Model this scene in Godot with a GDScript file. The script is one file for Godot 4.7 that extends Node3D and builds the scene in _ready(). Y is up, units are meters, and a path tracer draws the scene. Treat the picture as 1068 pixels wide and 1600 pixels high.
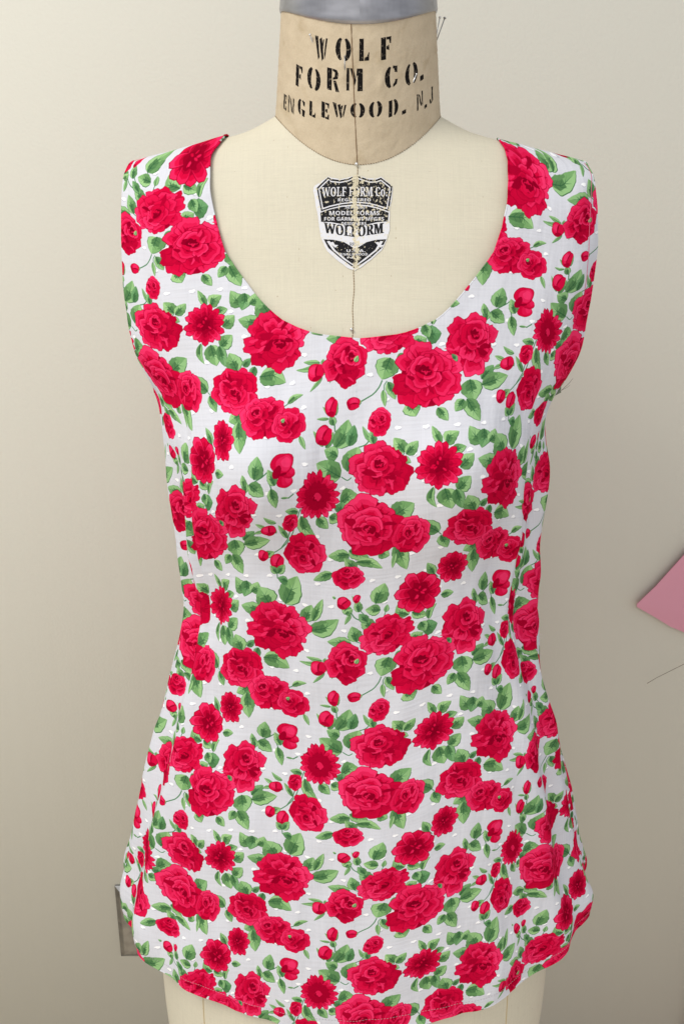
extends Node3D

# ---------------------------------------------------------------- rings of the body: side y, half width, front y, front depth, back y, back depth
const BLOUSE := [
	[0.725, 0.2235, 0.687, 0.126, 0.705, -0.135], [0.757, 0.2265, 0.735, 0.1255, 0.735, -0.137], [0.80, 0.2125, 0.80, 0.122, 0.80, -0.135],
	[0.86, 0.1985, 0.86, 0.116, 0.86, -0.130], [0.92, 0.182, 0.92, 0.1105, 0.92, -0.122], [0.98, 0.1675, 0.98, 0.1065, 0.98, -0.113],
	[1.03, 0.1595, 1.03, 0.1065, 1.03, -0.106], [1.067, 0.1553, 1.067, 0.108, 1.067, -0.102], [1.11, 0.1565, 1.11, 0.112, 1.11, -0.101],
	[1.16, 0.158, 1.16, 0.1195, 1.16, -0.103], [1.205, 0.1595, 1.205, 0.1225, 1.21, -0.107], [1.235, 0.163, 1.235, 0.1165, 1.25, -0.110],
	[1.275, 0.1835, 1.265, 0.108, 1.30, -0.112], [1.32, 0.193, 1.295, 0.099, 1.345, -0.110], [1.365, 0.195, 1.325, 0.087, 1.38, -0.104],
	[1.400, 0.190, 1.350, 0.078, 1.385, -0.094], [1.4125, 0.178, 1.368, 0.071, 1.400, -0.086], [1.4205, 0.147, 1.383, 0.066, 1.413, -0.079],
	[1.430, 0.110, 1.396, 0.061, 1.425, -0.073], [1.437, 0.085, 1.404, 0.058, 1.438, -0.071], [1.446, 0.063, 1.410, 0.055, 1.455, -0.070]]
const TORSO := [
	[0.455, 0.160, 0.455, 0.100, 0.455, -0.105], [0.48, 0.1765, 0.48, 0.112, 0.48, -0.118], [0.53, 0.184, 0.53, 0.118, 0.53, -0.124],
	[0.58, 0.1875, 0.58, 0.121, 0.58, -0.127], [0.63, 0.1905, 0.63, 0.122, 0.63, -0.128], [0.69, 0.191, 0.69, 0.121, 0.69, -0.127],
	[0.75, 0.187, 0.75, 0.118, 0.75, -0.123], [0.82, 0.176, 0.82, 0.112, 0.82, -0.116], [0.90, 0.158, 0.90, 0.104, 0.90, -0.106],
	[0.98, 0.140, 0.98, 0.098, 0.98, -0.096], [1.05, 0.130, 1.05, 0.096, 1.05, -0.092], [1.12, 0.134, 1.12, 0.101, 1.12, -0.094],
	[1.18, 0.142, 1.18, 0.108, 1.19, -0.100], [1.235, 0.150, 1.235, 0.110, 1.25, -0.104], [1.275, 0.160, 1.265, 0.1045, 1.30, -0.107],
	[1.32, 0.166, 1.295, 0.096, 1.345, -0.105], [1.365, 0.170, 1.325, 0.0842, 1.378, -0.099], [1.394, 0.170, 1.350, 0.0758, 1.383, -0.091],
	[1.408, 0.160, 1.367, 0.0690, 1.398, -0.084], [1.4172, 0.142, 1.382, 0.0640, 1.411, -0.077], [1.4280, 0.1092, 1.395, 0.0592, 1.4235, -0.072],
	[1.4352, 0.0845, 1.4036, 0.0568, 1.437, -0.070], [1.446, 0.0628, 1.410, 0.055, 1.455, -0.070]]
const NECKLINE := [[1.2905, 0.0], [1.2935, 0.030], [1.2975, 0.043], [1.3035, 0.057], [1.3125, 0.0675], [1.322, 0.0765], [1.334, 0.0865], [1.349, 0.0975], [1.366, 0.1035], [1.382, 0.107], [1.400, 0.109], [1.414, 0.109], [1.423, 0.1065], [1.430, 0.101], [1.46, 0.094]]
const CELL := Vector2(177.5, 230.0)   # one repeat of the print, in millimetres
var rng := RandomNumberGenerator.new()


func cr(rings: Array, t: float) -> PackedFloat32Array:
	t = clampf(t, 0.0, rings.size() - 1.000001)
	var i := int(t)
	var u := t - i
	var a: Array = rings[maxi(i - 1, 0)]
	var b: Array = rings[i]
	var c: Array = rings[i + 1]
	var d: Array = rings[mini(i + 2, rings.size() - 1)]
	var o := PackedFloat32Array()
	o.resize(6)
	for k in 6:
		o[k] = 0.5 * (2.0 * b[k] + (c[k] - a[k]) * u + (2.0 * a[k] - 5.0 * b[k] + 4.0 * c[k] - d[k]) * u * u + (3.0 * b[k] - a[k] - 3.0 * c[k] + d[k]) * u * u * u)
	return o


func on_ring(q: PackedFloat32Array, th: float, bust: float) -> Vector3:
	var s := sin(th)
	var c := cos(th)
	var fr := c >= 0.0
	var e := lerpf(lerpf(0.86, 0.75, smoothstep(1.28, 1.20, q[0])), 1.0, smoothstep(0.95, 0.76, q[0]))
	e = lerpf(e, 1.0, smoothstep(1.425, 1.446, q[0]))
	var x := q[1] * signf(s) * pow(absf(s), e)
	var z := (q[3] if fr else -q[5]) * signf(c) * pow(absf(c), e)
	var w := s * s
	var y := (q[2] if fr else q[4]) * (1.0 - w) + q[0] * w
	if z > 0.0:
		z += bust * exp(-pow((absf(x) - 0.078) / 0.045, 2.0) - pow((y - 1.195) / 0.055, 2.0))
	return Vector3(x, y, z)


func blouse_at(th: float, t: float) -> Vector3:
	return on_ring(cr(BLOUSE, t), th, 0.024)


func torso_at(th: float, t: float) -> Vector3:
	return on_ring(cr(TORSO, t), th, 0.019)


func torso_front(x: float, y: float) -> Vector3:   # the point of the form's front at a given x and y
	var th := 0.0
	var t := 14.0
	for k in 7:
		var lo := 0.0
		var hi := 22.0
		for n in 18:
			t = (lo + hi) / 2.0
			if torso_at(th, t).y > y: hi = t
			else: lo = t
		th = signf(x) * asin(clampf(pow(absf(x) / cr(TORSO, t)[1], 1.0 / 0.86), 0.0, 1.0))
	return torso_at(th, t)


# ---------------------------------------------------------------- nodes
func tag(o: Node, label := "", category := "", group := "", kind := "") -> void:
	if label: o.set_meta("label", label)
	if category: o.set_meta("category", category)
	if group: o.set_meta("group", group)
	if kind: o.set_meta("kind", kind)


func base(called: String, at := Vector3.ZERO) -> Node3D:
	var n := Node3D.new()
	n.name = called
	n.position = at
	add_child(n, true)
	return n


func put(called: String, mesh: Mesh, mat: Material, parent: Node = self) -> MeshInstance3D:
	var o := MeshInstance3D.new()
	o.name = called
	o.mesh = mesh
	o.material_override = mat
	parent.add_child(o, true)
	return o


func tool() -> SurfaceTool:
	var st := SurfaceTool.new()
	st.begin(Mesh.PRIMITIVE_TRIANGLES)
	return st


func commit(st: SurfaceTool) -> ArrayMesh:
	st.index()
	st.generate_normals()
	return st.commit()


func tri(st: SurfaceTool, a: Vector3, b: Vector3, c: Vector3) -> void:
	for v in [a, b, c]: st.add_vertex(v)


func quad(st: SurfaceTool, a: Vector3, b: Vector3, c: Vector3, d: Vector3) -> void:
	tri(st, a, b, c)
	tri(st, a, c, d)


# a grid of points as a mesh; uv may be empty; out says which side is the front
func sheet(p: PackedVector3Array, w: int, h: int, uv := PackedVector2Array(), flip := false) -> ArrayMesh:
	var nrm := PackedVector3Array()
	nrm.resize(p.size())
	var idx := PackedInt32Array()
	for j in h - 1:
		for i in w - 1:
			var a := j * w + i
			var b := a + 1
			var c := a + w
			var d := c + 1
			var n := (p[d] - p[a]).cross(p[c] - p[b])
			if flip: n = -n
			nrm[a] += n; nrm[b] += n; nrm[c] += n; nrm[d] += n
			if flip: idx.append_array(PackedInt32Array([a, b, d, a, d, c]))
			else: idx.append_array(PackedInt32Array([a, d, b, a, c, d]))
	for k in nrm.size(): nrm[k] = nrm[k].normalized()
	return from_arrays(p, nrm, idx, uv)


func from_arrays(p: PackedVector3Array, nrm: PackedVector3Array, idx: PackedInt32Array, uv := PackedVector2Array()) -> ArrayMesh:
	var ar := []
	ar.resize(Mesh.ARRAY_MAX)
	ar[Mesh.ARRAY_VERTEX] = p
	ar[Mesh.ARRAY_NORMAL] = nrm
	ar[Mesh.ARRAY_INDEX] = idx
	if uv.size(): ar[Mesh.ARRAY_TEX_UV] = uv
	var m := ArrayMesh.new()
	m.add_surface_from_arrays(Mesh.PRIMITIVE_TRIANGLES, ar)
	return m


# a round tube along points, closed at its ends
func tube(st: SurfaceTool, pts: Array, r: float, sides := 8, r2 := -1.0, uvs := PackedVector2Array()) -> void:
	var n := pts.size()
	var up := Vector3(0.123, 0.71, 0.69)
	var rows := []
	for i in n:
		var d: Vector3 = (pts[mini(i + 1, n - 1)] - pts[maxi(i - 1, 0)]).normalized()
		var e := d.cross(up)
		if e.length() < 0.05: e = d.cross(Vector3(1, 0.1, 0))
		e = e.normalized()
		up = e.cross(d).normalized()
		var rr := r if r2 < 0.0 else lerpf(r, r2, i / float(n - 1))
		var row := []
		for k in sides:
			var a := TAU * k / sides
			row.append(pts[i] + (e * cos(a) + up * sin(a)) * rr)
		rows.append(row)
	for i in n - 1:
		for k in sides:
			var l := (k + 1) % sides
			if uvs.size():
				for v in [[i, k], [i + 1, l], [i + 1, k], [i, k], [i, l], [i + 1, l]]:
					st.set_uv(uvs[v[0]])
					st.add_vertex(rows[v[0]][v[1]])
			else:
				quad(st, rows[i][k], rows[i][l], rows[i + 1][l], rows[i + 1][k])
	if not uvs.size():
		for k in sides - 2:
			tri(st, rows[0][0], rows[0][k + 2], rows[0][k + 1])
			tri(st, rows[n - 1][0], rows[n - 1][k + 1], rows[n - 1][k + 2])


func lathe(st: SurfaceTool, prof: Array, xf := Transform3D(), sides := 64, sx := 1.0, sz := 1.0) -> void:
	for i in prof.size() - 1:
		for k in sides:
			var a := TAU * k / sides
			var b := TAU * (k + 1) / sides
			var f := func(q: Vector2, an: float) -> Vector3: return xf * Vector3(q.x * sin(an) * sx, q.y, q.x * cos(an) * sz)
			quad(st, f.call(prof[i], a), f.call(prof[i + 1], a), f.call(prof[i + 1], b), f.call(prof[i], b))


func box(st: SurfaceTool, lo: Vector3, hi: Vector3) -> void:
	var v := func(i: int) -> Vector3: return Vector3(hi.x if i & 1 else lo.x, hi.y if i & 2 else lo.y, hi.z if i & 4 else lo.z)
	for q in [[4, 6, 7, 5], [1, 3, 2, 0], [5, 7, 3, 1], [0, 2, 6, 4], [6, 2, 3, 7], [0, 4, 5, 1]]:
		quad(st, v.call(q[0]), v.call(q[1]), v.call(q[2]), v.call(q[3]))


func srgb(r: int, g: int, b: int) -> Color:
	return Color(r / 255.0, g / 255.0, b / 255.0)


func mat(c: Color, rough := 0.8, metal := 0.0) -> StandardMaterial3D:
	var m := StandardMaterial3D.new()
	m.metallic_specular = 0.3 if metal < 0.5 else 0.5
	m.albedo_color = c
	m.roughness = rough
	m.metallic = metal
	m.cull_mode = BaseMaterial3D.CULL_DISABLED
	return m


func noise(freq: float, sd: int, oct := 3) -> FastNoiseLite:
	var n := FastNoiseLite.new()
	n.noise_type = FastNoiseLite.TYPE_SIMPLEX_SMOOTH
	n.frequency = freq
	n.seed = sd
	n.fractal_octaves = oct
	return n


# ---------------------------------------------------------------- flat print: polygons filled into an Image
func fill(im: Image, p: PackedVector2Array, c: Color) -> void:
	var lo := p[0].y
	var hi := p[0].y
	for q in p:
		lo = minf(lo, q.y)
		hi = maxf(hi, q.y)
	var w := im.get_width()
	var n := p.size()
	for y in range(maxi(0, ceili(lo - 0.5)), mini(im.get_height() - 1, floori(hi - 0.5)) + 1):
		var yc := y + 0.5
		var xs := PackedFloat32Array()
		var b := p[n - 1]
		for a in p:
			if (a.y > yc) != (b.y > yc):
				xs.append(a.x + (yc - a.y) / (b.y - a.y) * (b.x - a.x))
			b = a
		xs.sort()
		for k in range(0, xs.size() - 1, 2):
			var x0 := maxi(0, roundi(xs[k]))
			var x1 := mini(w, roundi(xs[k + 1]))
			if x1 > x0: im.fill_rect(Rect2i(x0, y, x1 - x0, 1), c)


# words set in the outlines of a font, filled into an Image; bend(v) may move each point
func words(im: Image, text: String, serif: bool, at: Vector2, size: Vector2, c: Color, bend = null, bold := true) -> void:
	var f := SystemFont.new()
	f.font_names = PackedStringArray(["Droid Serif" if serif else "Droid Sans"])
	f.font_weight = 700 if bold else 400
	var tm := TextMesh.new()
	tm.font = f
	tm.text = text
	tm.font_size = 64
	tm.depth = 0.0
	tm.pixel_size = 0.01
	var ar := tm.get_mesh_arrays()
	var v: PackedVector3Array = ar[Mesh.ARRAY_VERTEX]
	var ix: PackedInt32Array = ar[Mesh.ARRAY_INDEX]
	var lo := Vector2(1e9, 1e9)
	var hi := -lo
	for q in v:
		lo = lo.min(Vector2(q.x, q.y))
		hi = hi.max(Vector2(q.x, q.y))
	for k in range(0, ix.size(), 3):
		var t := PackedVector2Array()
		for n in 3:
			var q := v[ix[k + n]]
			var r := Vector2((q.x - lo.x) / (hi.x - lo.x), (hi.y - q.y) / (hi.y - lo.y))
			var w := at + (r - Vector2(0.5, 0.5)) * size
			if bend != null: w = bend.call(w)
			t.append(w)
		fill(im, t, c)


# ---------------------------------------------------------------- the rose print
var pat: Image
const PS := 10.0          # pixels to the millimetre while drawing
const RED_LIGHT := [240, 54, 106]
const RED := [206, 9, 58]
const RED_DARK := [146, 0, 36]
const RED_DEEP := [102, 0, 24]


func red(k: float) -> Color:   # 0 deep .. 3 light
	var set_ := [RED_DEEP, RED_DARK, RED, RED_LIGHT]
	k = clampf(k + rng.randf_range(-0.12, 0.12), 0.0, 2.999)
	var a: Array = set_[int(k)]
	var b: Array = set_[int(k) + 1]
	return srgb(a[0], a[1], a[2]).lerp(srgb(b[0], b[1], b[2]), k - int(k))


func poly(p: PackedVector2Array, c: Color) -> void:
	var lo := p[0]
	var hi := p[0]
	for q in p:
		lo = lo.min(q)
		hi = hi.max(q)
	for i in range(-3, 4):
		for j in range(-5, 6):
			var s := Vector2(i * CELL.x, i * CELL.y / 2.0 + j * CELL.y)
			if hi.x + s.x < 0.0 or lo.x + s.x > CELL.x or hi.y + s.y < 0.0 or lo.y + s.y > CELL.y: continue
			var m := PackedVector2Array()
			for q in p: m.append((q + s) * PS)
			fill(pat, m, c)


func stem(w: float, xy: Array) -> void:
	var cu := Curve2D.new()
	var n := xy.size() / 2
	for k in n:
		var p := Vector2(xy[2 * k], xy[2 * k + 1])
		var a := Vector2(xy[2 * maxi(k - 1, 0)], xy[2 * maxi(k - 1, 0) + 1])
		var b := Vector2(xy[2 * mini(k + 1, n - 1)], xy[2 * mini(k + 1, n - 1) + 1])
		cu.add_point(p, (a - b) / 6.0, (b - a) / 6.0)
	var q := cu.tessellate(3, 6)
	var l := PackedVector2Array()
	var r := PackedVector2Array()
	for k in q.size():
		var d := (q[mini(k + 1, q.size() - 1)] - q[maxi(k - 1, 0)]).normalized().orthogonal() * w * 0.5
		l.append(q[k] + d)
		r.append(q[k] - d)
	r.reverse()
	l.append_array(r)
	poly(l, srgb(78, 128, 88))


func leaf(x0: float, y0: float, x1: float, y1: float, w: float, bend := 0.0, dark := 0) -> void:
	rng.seed = int(x0 * 31 + y0 * 17 + 5000)
	var b := Vector2(x0, y0)
	var t := Vector2(x1, y1)
	var d := t - b
	var n := d.orthogonal()
	var un := n.normalized()
	var dk := 0.34 * dark + rng.randf_range(0.0, 0.2)
	var light := srgb(158, 198, 136).lerp(srgb(62, 118, 78), dk)
	var mid := srgb(130, 174, 112).lerp(srgb(54, 108, 70), dk)
	var deep := srgb(66, 106, 66)
	var vein := srgb(50, 94, 60)
	var pt := func(s: float, k: float) -> Vector2:
		return b + d * s + n * bend * sin(PI * s) + un * k * w * 0.5 * pow(maxf(sin(PI * pow(s, 0.72)), 0.0), 0.8)
	var ring := func(s0: float, s1: float, a: float, c: float, m: int) -> PackedVector2Array:
		var o := PackedVector2Array()
		for k in m + 1: o.append(pt.call(lerpf(s0, s1, k / float(m)), a + 0.05 * sin(k * 2.1)))
		for k in m + 1: o.append(pt.call(lerpf(s1, s0, k / float(m)), c + 0.05 * sin(k * 1.7)))
		return o
	var edge: PackedVector2Array = ring.call(0.0, 1.0, 1.08, -1.08, 14)
	for k in edge.size(): edge[k] += Vector2(0.16, 0.18)
	poly(edge, deep)
	poly(ring.call(0.0, 1.0, 1.0, -1.0, 14), light)
	var side := 1.0 if rng.randf() < 0.5 else -1.0
	poly(ring.call(0.0, 0.95, side * 1.0, side * 0.08, 12), mid)
	if w > 4.0:
		poly(ring.call(0.0, 0.5, 0.6 * side, -0.45 * side, 6), mid.lerp(deep, 0.7))
		poly(ring.call(0.02, 0.62, side * 1.0, side * 0.55, 6), mid.lerp(deep, 0.4))
	var v := 0.36 if w > 5.0 else 0.22
	var mr := func(s: float, o: float) -> Vector2: return b + d * s + n * bend * sin(PI * s) + un * o
	poly(PackedVector2Array([mr.call(0.0, v), mr.call(0.45, v * 0.7), mr.call(0.86, 0.02), mr.call(0.45, -v * 0.7), mr.call(0.0, -v)]), vein)
	if w > 5.5:
		for k in 3:
			for sd in [1.0, -1.0]:
				var s0 := 0.16 + 0.17 * k
				var p0: Vector2 = mr.call(s0, 0.0)
				var p1: Vector2 = pt.call(s0 + 0.2, sd * 0.72)
				var o := (p1 - p0).orthogonal().normalized() * 0.2
				poly(PackedVector2Array([p0 + o, p1, p0 - o]), vein)


func blob(c: Vector2, rx: float, ry: float, rot: float, wob: float, lobes: int, sd: float) -> PackedVector2Array:
	var o := PackedVector2Array()
	for k in 22:
		var a := TAU * k / 22.0
		var r := 1.0 + wob * sin(lobes * a + sd) + wob * 0.5 * sin((lobes + 2) * a + sd * 2.3)
		o.append(c + Vector2(cos(a) * rx * r, sin(a) * ry * r).rotated(rot))
	return o


func arc(c: Vector2, r0: float, r1: float, a0: float, a1: float, sd: float) -> PackedVector2Array:   # a band that thins out at both ends
	var o := PackedVector2Array()
	for k in 13:
		var a := lerpf(a0, a1, k / 12.0)
		o.append(c + Vector2(cos(a), sin(a)) * (r1 + 0.03 * sin(a * 5.0 + sd)))
	for k in 13:
		var f := 1.0 - k / 12.0
		var a := lerpf(a0, a1, f)
		o.append(c + Vector2(cos(a), sin(a)) * (r1 - (r1 - r0) * sin(PI * clampf(f, 0.03, 0.97)) + 0.03 * sin(a * 5.0 + sd)))
	return o


func rose(cx: float, cy: float, rx: float, ry: float, rot: float, n: int, hx: float, hy: float, sd: int) -> void:
	rng.seed = sd * 977 + 13
	var place := func(p: PackedVector2Array) -> PackedVector2Array:
		var o := PackedVector2Array()
		for q in p: o.append(Vector2(cx, cy) + Vector2(q.x * rx, q.y * ry).rotated(rot))
		return o
	var heart := Vector2(hx, hy)
	var ph := rng.randf() * TAU
	poly(place.call(blob(Vector2.ZERO, 0.84, 0.84, 0.0, 0.03, 5, sd)), red(1.1))
	var levels := [[1.0, maxi(5, n - 2), 0.0, 0.36], [0.75, maxi(4, n - 5), 0.3, 0.26], [0.52, 4, 0.62, 0.16], [0.34, 3, 0.82, 0.08]]
	var lit := Vector2.from_angle(rng.randf() * TAU)
	for lv in levels.size():
		var big: float = levels[lv][0]
		var m: int = levels[lv][1]
		var c: Vector2 = heart * levels[lv][2]
		var rin: float = levels[lv][3]
		ph += rng.randf_range(0.4, 0.9)
		if lv: poly(place.call(blob(c, big * 0.82, big * 0.8, 0.0, 0.06, 4, sd + lv)), red(0.9))   # the dark gap under this turn of petals
		for k in m:
			var kk: int = (k * 2) % m + (1 if m % 2 == 0 and k * 2 >= m else 0)
			var a0 := ph + TAU * kk / m + rng.randf_range(-0.2, 0.2)
			var hw := PI / m * rng.randf_range(1.0, 1.5)
			var reach := big * rng.randf_range(0.84, 1.09)
			var squash := 1.0
			var ruff := rng.randf() * TAU
			var fan := func(g: float, r: float) -> PackedVector2Array:   # the petal from its foot out to r, g of its width
				var o := PackedVector2Array()
				for i in 13:
					var f := i / 6.0 - 1.0
					var a := a0 + hw * g * f
					var rr := r * (1.0 - 0.2 * pow(absf(f), 3.2) + 0.045 * sin(f * 6.0 + ruff) + 0.02 * sin(f * 15.0 + ruff))
					o.append(c + Vector2(cos(a), sin(a)) * rr)
				for i in 5:
					var f := 1.0 - i / 2.0
					var a := a0 + hw * g * 0.7 * f
					o.append(c + Vector2(cos(a), sin(a)) * (rin * 0.55))
				return o
			var top := clampf(rng.randf_range(2.0, 2.98) + 0.45 * lit.dot(Vector2.from_angle(a0)), 1.5, 2.98)
			poly(place.call(fan.call(1.04, reach + 0.014)), red(1.25))
			poly(place.call(fan.call(1.0, reach)), red(top))
			var depth := reach - rin
			poly(place.call(fan.call(0.9, rin + depth * rng.randf_range(0.74, 0.84))), red(lerpf(top, 1.6, 0.3)))
			poly(place.call(fan.call(0.78, rin + depth * rng.randf_range(0.5, 0.62))), red(lerpf(top, 1.15, 0.6)))
			poly(place.call(fan.call(0.66, rin + depth * 0.34)), red(1.0))
			if lv < 2:
				for i in 2:   # brush strokes down the petal
					var t := Vector2.from_angle(a0 + hw * rng.randf_range(-0.6, 0.6))
					var e := t.orthogonal() * rng.randf_range(0.02, 0.04)
					var r1 := reach * rng.randf_range(0.78, 0.93)
					poly(place.call(PackedVector2Array([c + t * rin * 0.7 + e, c + t * lerpf(rin, r1, 0.6) + e * 0.7, c + t * r1, c + t * lerpf(rin, r1, 0.6) - e * 0.7, c + t * rin * 0.7 - e])), red(rng.randf_range(1.1, 1.9)))
	for k in 4:   # a darker wash here and there
		var at := Vector2.from_angle(rng.randf() * TAU) * rng.randf_range(0.3, 0.62)
		poly(place.call(blob(at, rng.randf_range(0.05, 0.12), rng.randf_range(0.12, 0.24), at.angle() + PI / 2.0 + rng.randf_range(-0.5, 0.5), 0.14, 3, sd + k)), red(rng.randf_range(1.0, 1.5)))
		at = Vector2.from_angle(rng.randf() * TAU) * rng.randf_range(0.35, 0.8)
		poly(place.call(blob(at, rng.randf_range(0.03, 0.06), rng.randf_range(0.1, 0.2), at.angle() + PI / 2.0 + rng.randf_range(-0.6, 0.6), 0.16, 3, sd + k)), red(rng.randf_range(2.5, 2.9)))
	var h := heart * 0.85
	poly(place.call(blob(h, 0.2, 0.18, 0.3, 0.12, 3, sd)), red(0.7))
	var a1 := rng.randf() * TAU
	for q in [[0.1, 0.21, 3.4], [0.04, 0.12, 3.2]]:
		poly(place.call(arc(h, q[0], q[1], a1, a1 + q[2], sd)), red(rng.randf_range(2.0, 2.7)))
		a1 += rng.randf_range(1.8, 2.8)


func daisy(cx: float, cy: float, rx: float, ry: float, rot: float, n: int, core: int, sd: int) -> void:
	rng.seed = sd * 431 + 7
	var c := Vector2(cx, cy)
	var place := func(p: PackedVector2Array) -> PackedVector2Array:
		var o := PackedVector2Array()
		for q in p: o.append(c + Vector2(q.x * rx, q.y * ry).rotated(rot))
		return o
	var ph := rng.randf() * TAU
	var petal := func(a: float, far: float, wid: float, s0: float) -> PackedVector2Array:
		var o := PackedVector2Array()
		var d := Vector2.from_angle(a)
		var e := d.orthogonal()
		for side in [1.0, -1.0]:
			for k in 9:
				var s := k / 8.0 if side > 0.0 else 1.0 - k / 8.0
				o.append(d * lerpf(s0, far, s) + e * side * wid * lerpf(0.5, 1.0, s) * pow(maxf(1.0 - pow(s, 5.0), 0.0), 0.55))
		return o
	var w := 3.3 / n
	poly(place.call(blob(Vector2.ZERO, 0.8, 0.8, 0.0, 0.03, 5, sd)), red(1.3))
	for k in n:
		var m: int = (k * 2) % n + (1 if n % 2 == 0 and k * 2 >= n else 0)
		var a := ph + TAU * m / n + rng.randf_range(-0.09, 0.09)
		var l := rng.randf_range(0.86, 1.08)
		var top := rng.randf_range(2.0, 2.9)
		poly(place.call(petal.call(a, l + 0.025, w * 1.1, 0.1)), red(1.05))
		poly(place.call(petal.call(a, l, w, 0.12)), red(top))
		poly(place.call(petal.call(a, l * 0.82, w * 0.86, 0.12)), red(lerpf(top, 1.4, 0.4)))
		poly(place.call(petal.call(a, l * 0.62, w * 0.8, 0.1)), red(lerpf(top, 1.1, 0.75)))
		var t := Vector2.from_angle(a + 0.05)
		poly(place.call(PackedVector2Array([t * 0.2 + t.orthogonal() * 0.035, t * rng.randf_range(0.6, 0.86), t * 0.2 - t.orthogonal() * 0.035])), red(1.1))
	poly(place.call(blob(Vector2.ZERO, 0.42, 0.42, 0.0, 0.14, 6, sd)), red(1.05))
	poly(place.call(blob(Vector2.ZERO, 0.26, 0.26, 0.0, 0.15, 5, sd)), red(0.7))
	if core:
		poly(place.call(blob(Vector2.ZERO, 0.56, 0.56, 0.0, 0.12, 7, sd)), red(1.2))
		poly(place.call(blob(Vector2(0, 0.02), 0.18, 0.18, 0.0, 0.08, 4, sd)), red(2.4))
		poly(place.call(arc(Vector2(0, 0.02), 0.1, 0.2, 1.0, 4.0, sd)), red(1.0))
	else:
		for k in 7:
			var a := rng.randf() * TAU
			poly(place.call(blob(Vector2.from_angle(a) * rng.randf_range(0.1, 0.3), rng.randf_range(0.06, 0.13), 0.045, a, 0.15, 2, sd + k)), red(rng.randf_range(1.8, 2.5)))


func bud(cx: float, cy: float, rx: float, ry: float, rot: float, sd: int) -> void:
	rng.seed = sd * 53 + 3
	var c := Vector2(cx, cy)
	var put_ := func(x: float, y: float, a: float, b: float, turn: float, tone: float) -> void:
		poly(blob(c + Vector2(x * rx, y * ry).rotated(rot), rx * a, ry * b, rot + turn, 0.05, 3, sd + x * 9.0), red(tone))
	put_.call(0.0, 0.0, 1.03, 1.03, 0.0, 1.0)
	put_.call(0.0, 0.0, 0.98, 0.98, 0.0, 2.1)
	put_.call(-0.18, -0.2, 0.66, 0.68, 0.2, 2.55)
	put_.call(-0.25, -0.3, 0.42, 0.45, 0.3, 2.85)
	put_.call(0.42, 0.05, 0.5, 0.86, 0.35, 1.25)
	put_.call(0.5, 0.02, 0.42, 0.78, 0.35, 2.2)
	put_.call(-0.05, 0.68, 0.62, 0.26, 0.0, 1.4)
	put_.call(0.1, -0.1, 0.08, 0.5, 0.5, 1.2)


func tulip(cx: float, cy: float, rx: float, ry: float, rot: float, sd: int) -> void:
	rng.seed = sd
	var c := Vector2(cx, cy)
	var lobe := func(x: float, y: float, a: float, b: float, turn: float, tone: float) -> void:
		poly(blob(c + Vector2(x * rx, y * ry).rotated(rot), rx * a, ry * b, rot + turn, 0.07, 3, sd + x * 7.0 + y * 3.0), red(tone))
	for q in [[0.12, 0.58, 0.62, 0.42, -0.2, 0.0], [0.42, 0.12, 0.52, 0.34, 0.1, -0.2], [-0.05, -0.36, 0.92, 0.56, -0.42, 0.15]]:
		lobe.call(q[0], q[1], q[2] * 1.04, q[3] * 1.04, q[4], 1.0)
		lobe.call(q[0], q[1], q[2], q[3], q[4], 2.0 + q[5])
		lobe.call(q[0] + 0.16, q[1] - 0.02, q[2] * 0.72, q[3] * 0.74, q[4], 2.35 + q[5])
		lobe.call(q[0] + 0.3, q[1] - 0.06, q[2] * 0.42, q[3] * 0.5, q[4], 2.75 + q[5])
	lobe.call(-0.5, 0.1, 0.3, 0.4, 0.5, 1.3)
	lobe.call(-0.1, 0.22, 0.4, 0.08, -0.15, 1.0)


func rose_print() -> Image:
	pat = Image.create(int(CELL.x * PS), int(CELL.y * PS), false, Image.FORMAT_RGB8)
	pat.fill(srgb(212, 213, 221))
	rng.seed = 5
	for k in 2600:   # uneven threads of the cloth
		var v := rng.randi_range(-7, 5)
		var c := srgb(212 + v, 213 + v, 221 + v)
		if k % 2: pat.fill_rect(Rect2i(rng.randi_range(0, 1775), rng.randi_range(0, 2300), rng.randi_range(60, 400), 3), c)
		else: pat.fill_rect(Rect2i(rng.randi_range(0, 1775), rng.randi_range(0, 2300), 3, rng.randi_range(60, 400)), c)
	for j in 12:     # woven tufts
		for i in 9:
			var c := Vector2((i + 0.5 * (j % 2)) * CELL.x / 9.0 + rng.randf_range(-1, 1), j * CELL.y / 12.0 + rng.randf_range(-1, 1))
			poly(blob(c + Vector2(0.2, 0.9), 2.3, 1.1, 0.1, 0.1, 3, i), srgb(190, 190, 200))  # soft shade below the tuft, painted into the cloth colour
			poly(blob(c, 2.3, 1.25, rng.randf_range(-0.3, 0.2), 0.14, 3, i + j), srgb(250, 250, 252))
	print_motifs()
	pat.resize(int(CELL.x * PS * 0.22), int(CELL.y * PS * 0.22), Image.INTERPOLATE_LANCZOS)   # the ink bleeds a little
	pat.resize(int(CELL.x * PS / 2.0), int(CELL.y * PS / 2.0), Image.INTERPOLATE_CUBIC)
	var w := pat.get_width()
	var h := pat.get_height()
	var all := Image.create(w * 2, h, false, Image.FORMAT_RGB8)
	all.blit_rect(pat, Rect2i(0, 0, w, h), Vector2i.ZERO)
	all.blit_rect(pat, Rect2i(0, 0, w, h / 2), Vector2i(w, h - h / 2))
	all.blit_rect(pat, Rect2i(0, h - (h - h / 2), w, h - h / 2), Vector2i(w, 0))
	return all


func print_motifs() -> void:
	motifs_a()
	motifs_b()
	motifs_c()


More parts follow.
